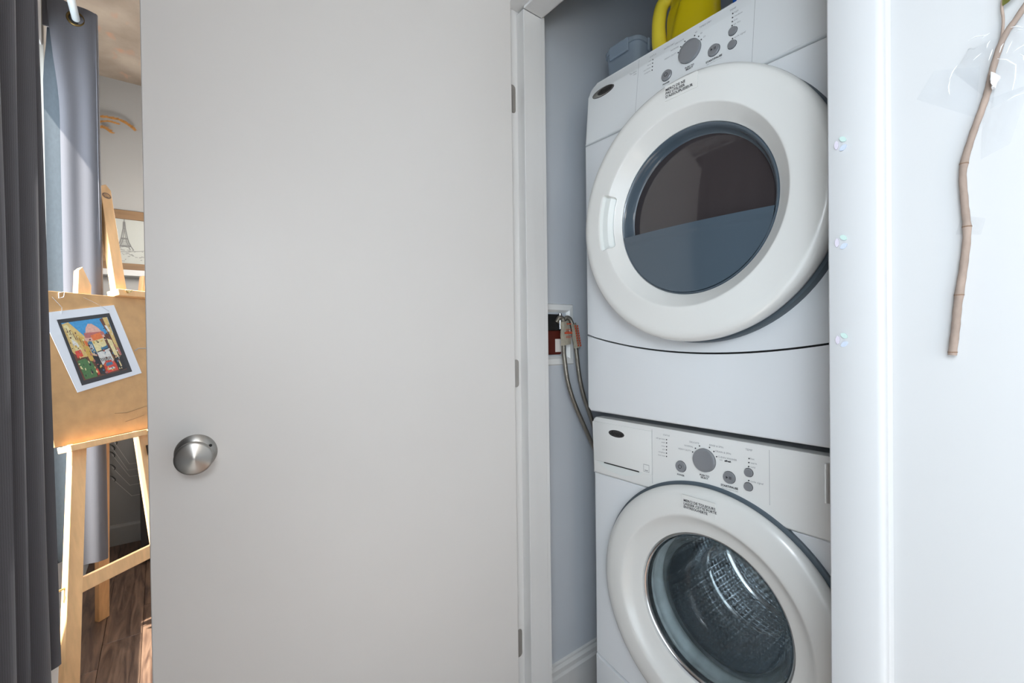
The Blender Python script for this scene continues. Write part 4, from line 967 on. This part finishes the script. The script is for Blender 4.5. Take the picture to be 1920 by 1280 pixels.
# ------------------------------------------------------------------ branch taped to the right wall
YB = YR - .009
br = thing('branch', 'bare brown twig taped to the white wall beside the closet', 'branch', (-.10, YR, 1.118))
P = spline([(-.1015, YB, 1.118), (-.0985, YB, 1.150), (-.0960, YB, 1.183), (-.0915, YB, 1.222), (-.0885, YB, 1.262), (-.0905, YB, 1.298), (-.0915, YB, 1.336), (-.0840, YB, 1.372), (-.0745, YB, 1.405), (-.0700, YB, 1.425), (-.0670, YB, 1.443), (-.0590, YB, 1.472), (-.0480, YB, 1.490), (-.0300, YB, 1.520), (-.0100, YB - .004, 1.545)], 6)
rr = [.0041 - .0015 * i / len(P) + (.0004 if i in (13, 14, 25, 37, 38) else 0) + .0002 * math.sin(i * 2.1) for i in range(len(P))]
link('stem', tube(bmesh.new(), P, rr, 12), 'twig', br, smooth=60)
for i in (1, 13, 25, 37): link('node_ring', tube(bmesh.new(), [P[i] - Vector((0, 0, .0007)), P[i] + Vector((0, 0, .0007))], rr[i] + .0002, 12), 'twig_node', br)
tw = spline([(-.0650, YB, 1.450), (-.0610, YB, 1.468), (-.0590, YB - .002, 1.490), (-.0600, YB - .002, 1.508), (-.0570, YB - .003, 1.530), (-.054, YB - .003, 1.56)], 5)
link('side_twig', tube(bmesh.new(), tw, .0013, 8), 'twig', br, smooth=60)
b = bmesh.new(); L0 = Vector((-.0600, YB - .003, 1.506)); L1 = Vector((-.038, YB - .012, 1.530)); ax_ = (L1 - L0); pr2 = Vector((-.55, .2, .8)).normalized()
rows = []
for k in range(9):
    s_ = k / 8; w2 = .0060 * math.sin(PI * (s_ ** .8)) + .0003; c_ = L0 + ax_ * s_ + Vector((0, -.003 * math.sin(PI * s_), 0))
    rows.append([b.verts.new(c_ - pr2 * w2), b.verts.new(c_ + Vector((0, .001, 0))), b.verts.new(c_ + pr2 * w2)])
for A_, B_ in zip(rows, rows[1:]):
    for k in range(2): b.faces.new((A_[k], A_[k + 1], B_[k + 1], B_[k]))
bmesh.ops.solidify(b, geom=b.faces[:], thickness=.0004)
link('leaf', b, 'leaf', br, smooth=60)
# crumpled clear film / tape
def film(name, poly, label, seed, amp, group='clear tape on the twig', folds=()):
    random.seed(seed); b = bmesh.new(); nx, nz = 22, 18; rows = []
    ph = [random.random() * 6 for _ in range(8)]
    for j in range(nz + 1):
        row = []
        for i in range(nx + 1):
            s_, t_ = i / nx, j / nz; A_ = Vector(poly[0]).lerp(Vector(poly[1]), s_); B_ = Vector(poly[3]).lerp(Vector(poly[2]), s_); q = A_.lerp(B_, t_)
            edge = min(s_, 1 - s_, t_, 1 - t_); a = amp * min(1, edge * 5) * (.4 + .6 * s_)
            cr2 = abs(math.sin(9 * s_ + 5 * t_ + ph[0])) * .5 + abs(math.sin(4 * s_ - 11 * t_ + ph[1])) * .4 + abs(math.sin(17 * s_ + 13 * t_ + ph[2])) * .25
            dxc = 0
            row.append(b.verts.new((q.x, YR - .0012 - a * cr2, q.y)))
        rows.append(row)
    for A_, B_ in zip(rows, rows[1:]):
        for i in range(nx): b.faces.new((A_[i], A_[i + 1], B_[i + 1], B_[i]))
    t = link(name, b, 'tape_film', smooth=25, tagd=(label, 'tape', group))
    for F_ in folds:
        b = bmesh.new(); n_ = len(F_); tube(b, [(x, YR - .018 - .003 * math.sin(i), z) for i, (x, z) in enumerate(F_)], [.0002 if i in (0, n_ - 1) else .00055 for i in range(n_)], 6); link('glint_fold', b, 'tape_glint', t, smooth=60)  # thin white tubes paint the glints along the film's creases
    return t
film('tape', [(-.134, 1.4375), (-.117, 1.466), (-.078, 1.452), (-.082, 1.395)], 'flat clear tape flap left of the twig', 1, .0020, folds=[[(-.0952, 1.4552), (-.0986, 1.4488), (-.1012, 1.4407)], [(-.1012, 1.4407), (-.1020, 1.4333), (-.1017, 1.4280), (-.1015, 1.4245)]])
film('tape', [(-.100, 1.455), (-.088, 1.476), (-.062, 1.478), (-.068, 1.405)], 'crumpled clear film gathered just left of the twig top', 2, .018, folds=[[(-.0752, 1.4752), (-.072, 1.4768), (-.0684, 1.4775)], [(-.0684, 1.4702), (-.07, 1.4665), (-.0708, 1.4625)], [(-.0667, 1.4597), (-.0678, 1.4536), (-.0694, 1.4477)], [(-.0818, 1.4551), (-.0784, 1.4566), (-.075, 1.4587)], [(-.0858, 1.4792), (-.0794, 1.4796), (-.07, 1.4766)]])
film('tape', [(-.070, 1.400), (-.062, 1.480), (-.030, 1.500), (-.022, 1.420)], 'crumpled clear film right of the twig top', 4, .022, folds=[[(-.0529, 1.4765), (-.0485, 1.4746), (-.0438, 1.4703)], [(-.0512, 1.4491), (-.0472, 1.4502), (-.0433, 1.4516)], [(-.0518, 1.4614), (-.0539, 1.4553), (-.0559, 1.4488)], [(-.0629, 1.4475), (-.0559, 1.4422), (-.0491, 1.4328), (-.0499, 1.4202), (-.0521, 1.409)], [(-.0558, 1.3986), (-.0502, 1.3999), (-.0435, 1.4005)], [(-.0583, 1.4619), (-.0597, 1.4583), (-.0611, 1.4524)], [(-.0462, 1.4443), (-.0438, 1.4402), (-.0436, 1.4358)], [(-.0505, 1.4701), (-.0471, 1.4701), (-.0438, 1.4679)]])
film('tape', [(-.078, 1.345), (-.075, 1.412), (-.040, 1.415), (-.055, 1.355)], 'clear film hanging below the crumpled knot', 6, .010)
film('tape', [(-.099, 1.262), (-.094, 1.284), (-.074, 1.276), (-.078, 1.258)], 'small clear tape strip across the middle of the twig', 8, .011)
kn = [(-.0678, 1.4351), (-.065, 1.4319), (-.0607, 1.4267), (-.0632, 1.4234), (-.0648, 1.4168), (-.0676, 1.4172), (-.0668, 1.4221), (-.0686, 1.4258)]
link('tape', prism(bmesh.new(), kn[::-1], YR - .021, YR - .0135, bev=.0012, seg=2), 'tape_glint', smooth=60, tagd=('small white patch painting a glint on the tape at the twig top', 'tape'))  # raised white patch stands in for a bright glint on the film
# three pale petal emblems on the casing
YS = YR - .0150
for i, z in enumerate((1.4045, 1.2705, 1.1365)):
    t = thing('petal_sticker', ('pale three-petal sticker on the casing, %s' % ('uppermost of three', 'middle of three', 'lowest of three')[i]), 'sticker', (-.2105, YS, z), 'petal stickers on the casing')
    for nm, ang, col in (('petal', 62, 'mint'), ('petal', 180, 'lilac'), ('petal', -62, 'sky')):
        if 'pet_' + col not in M: mat('pet_' + col, {'mint': (.52, .68, .64, 1), 'lilac': (.62, .58, .67, 1), 'sky': (.54, .61, .74, 1)}[col], .6)
        a = math.radians(ang); n = 12; b = bmesh.new(); pts = []
        for k in range(n): s_ = 2 * PI * k / n; pts.append((.0060 * math.cos(s_), .0035 * math.sin(s_) * (.55 + .45 * abs(math.sin(s_)))))
        c0 = Vector({62: (.0028, .0059), 180: (-.0046, 0), -62: (.0031, -.0057)}[ang]); tl = a + (math.radians(-90) if 0 else 0); ta = {62: -.45, 180: PI / 2, -62: .45}[ang]
        cs_, sn = math.cos(ta), math.sin(ta)
        vs = [b.verts.new((-.2105 + c0.x + (x * cs_ - z_ * sn) * .74, YS - .0009, z + c0.y + (x * sn + z_ * cs_))) for x, z_ in pts]
        vb = [b.verts.new((v.co.x, YS + .0008, v.co.z)) for v in vs]
        b.faces.new(vs); 
        for k in range(n): b.faces.new((vs[k], vs[(k + 1) % n], vb[(k + 1) % n], vb[k]))
        link('petal', b, 'pet_' + col, t)
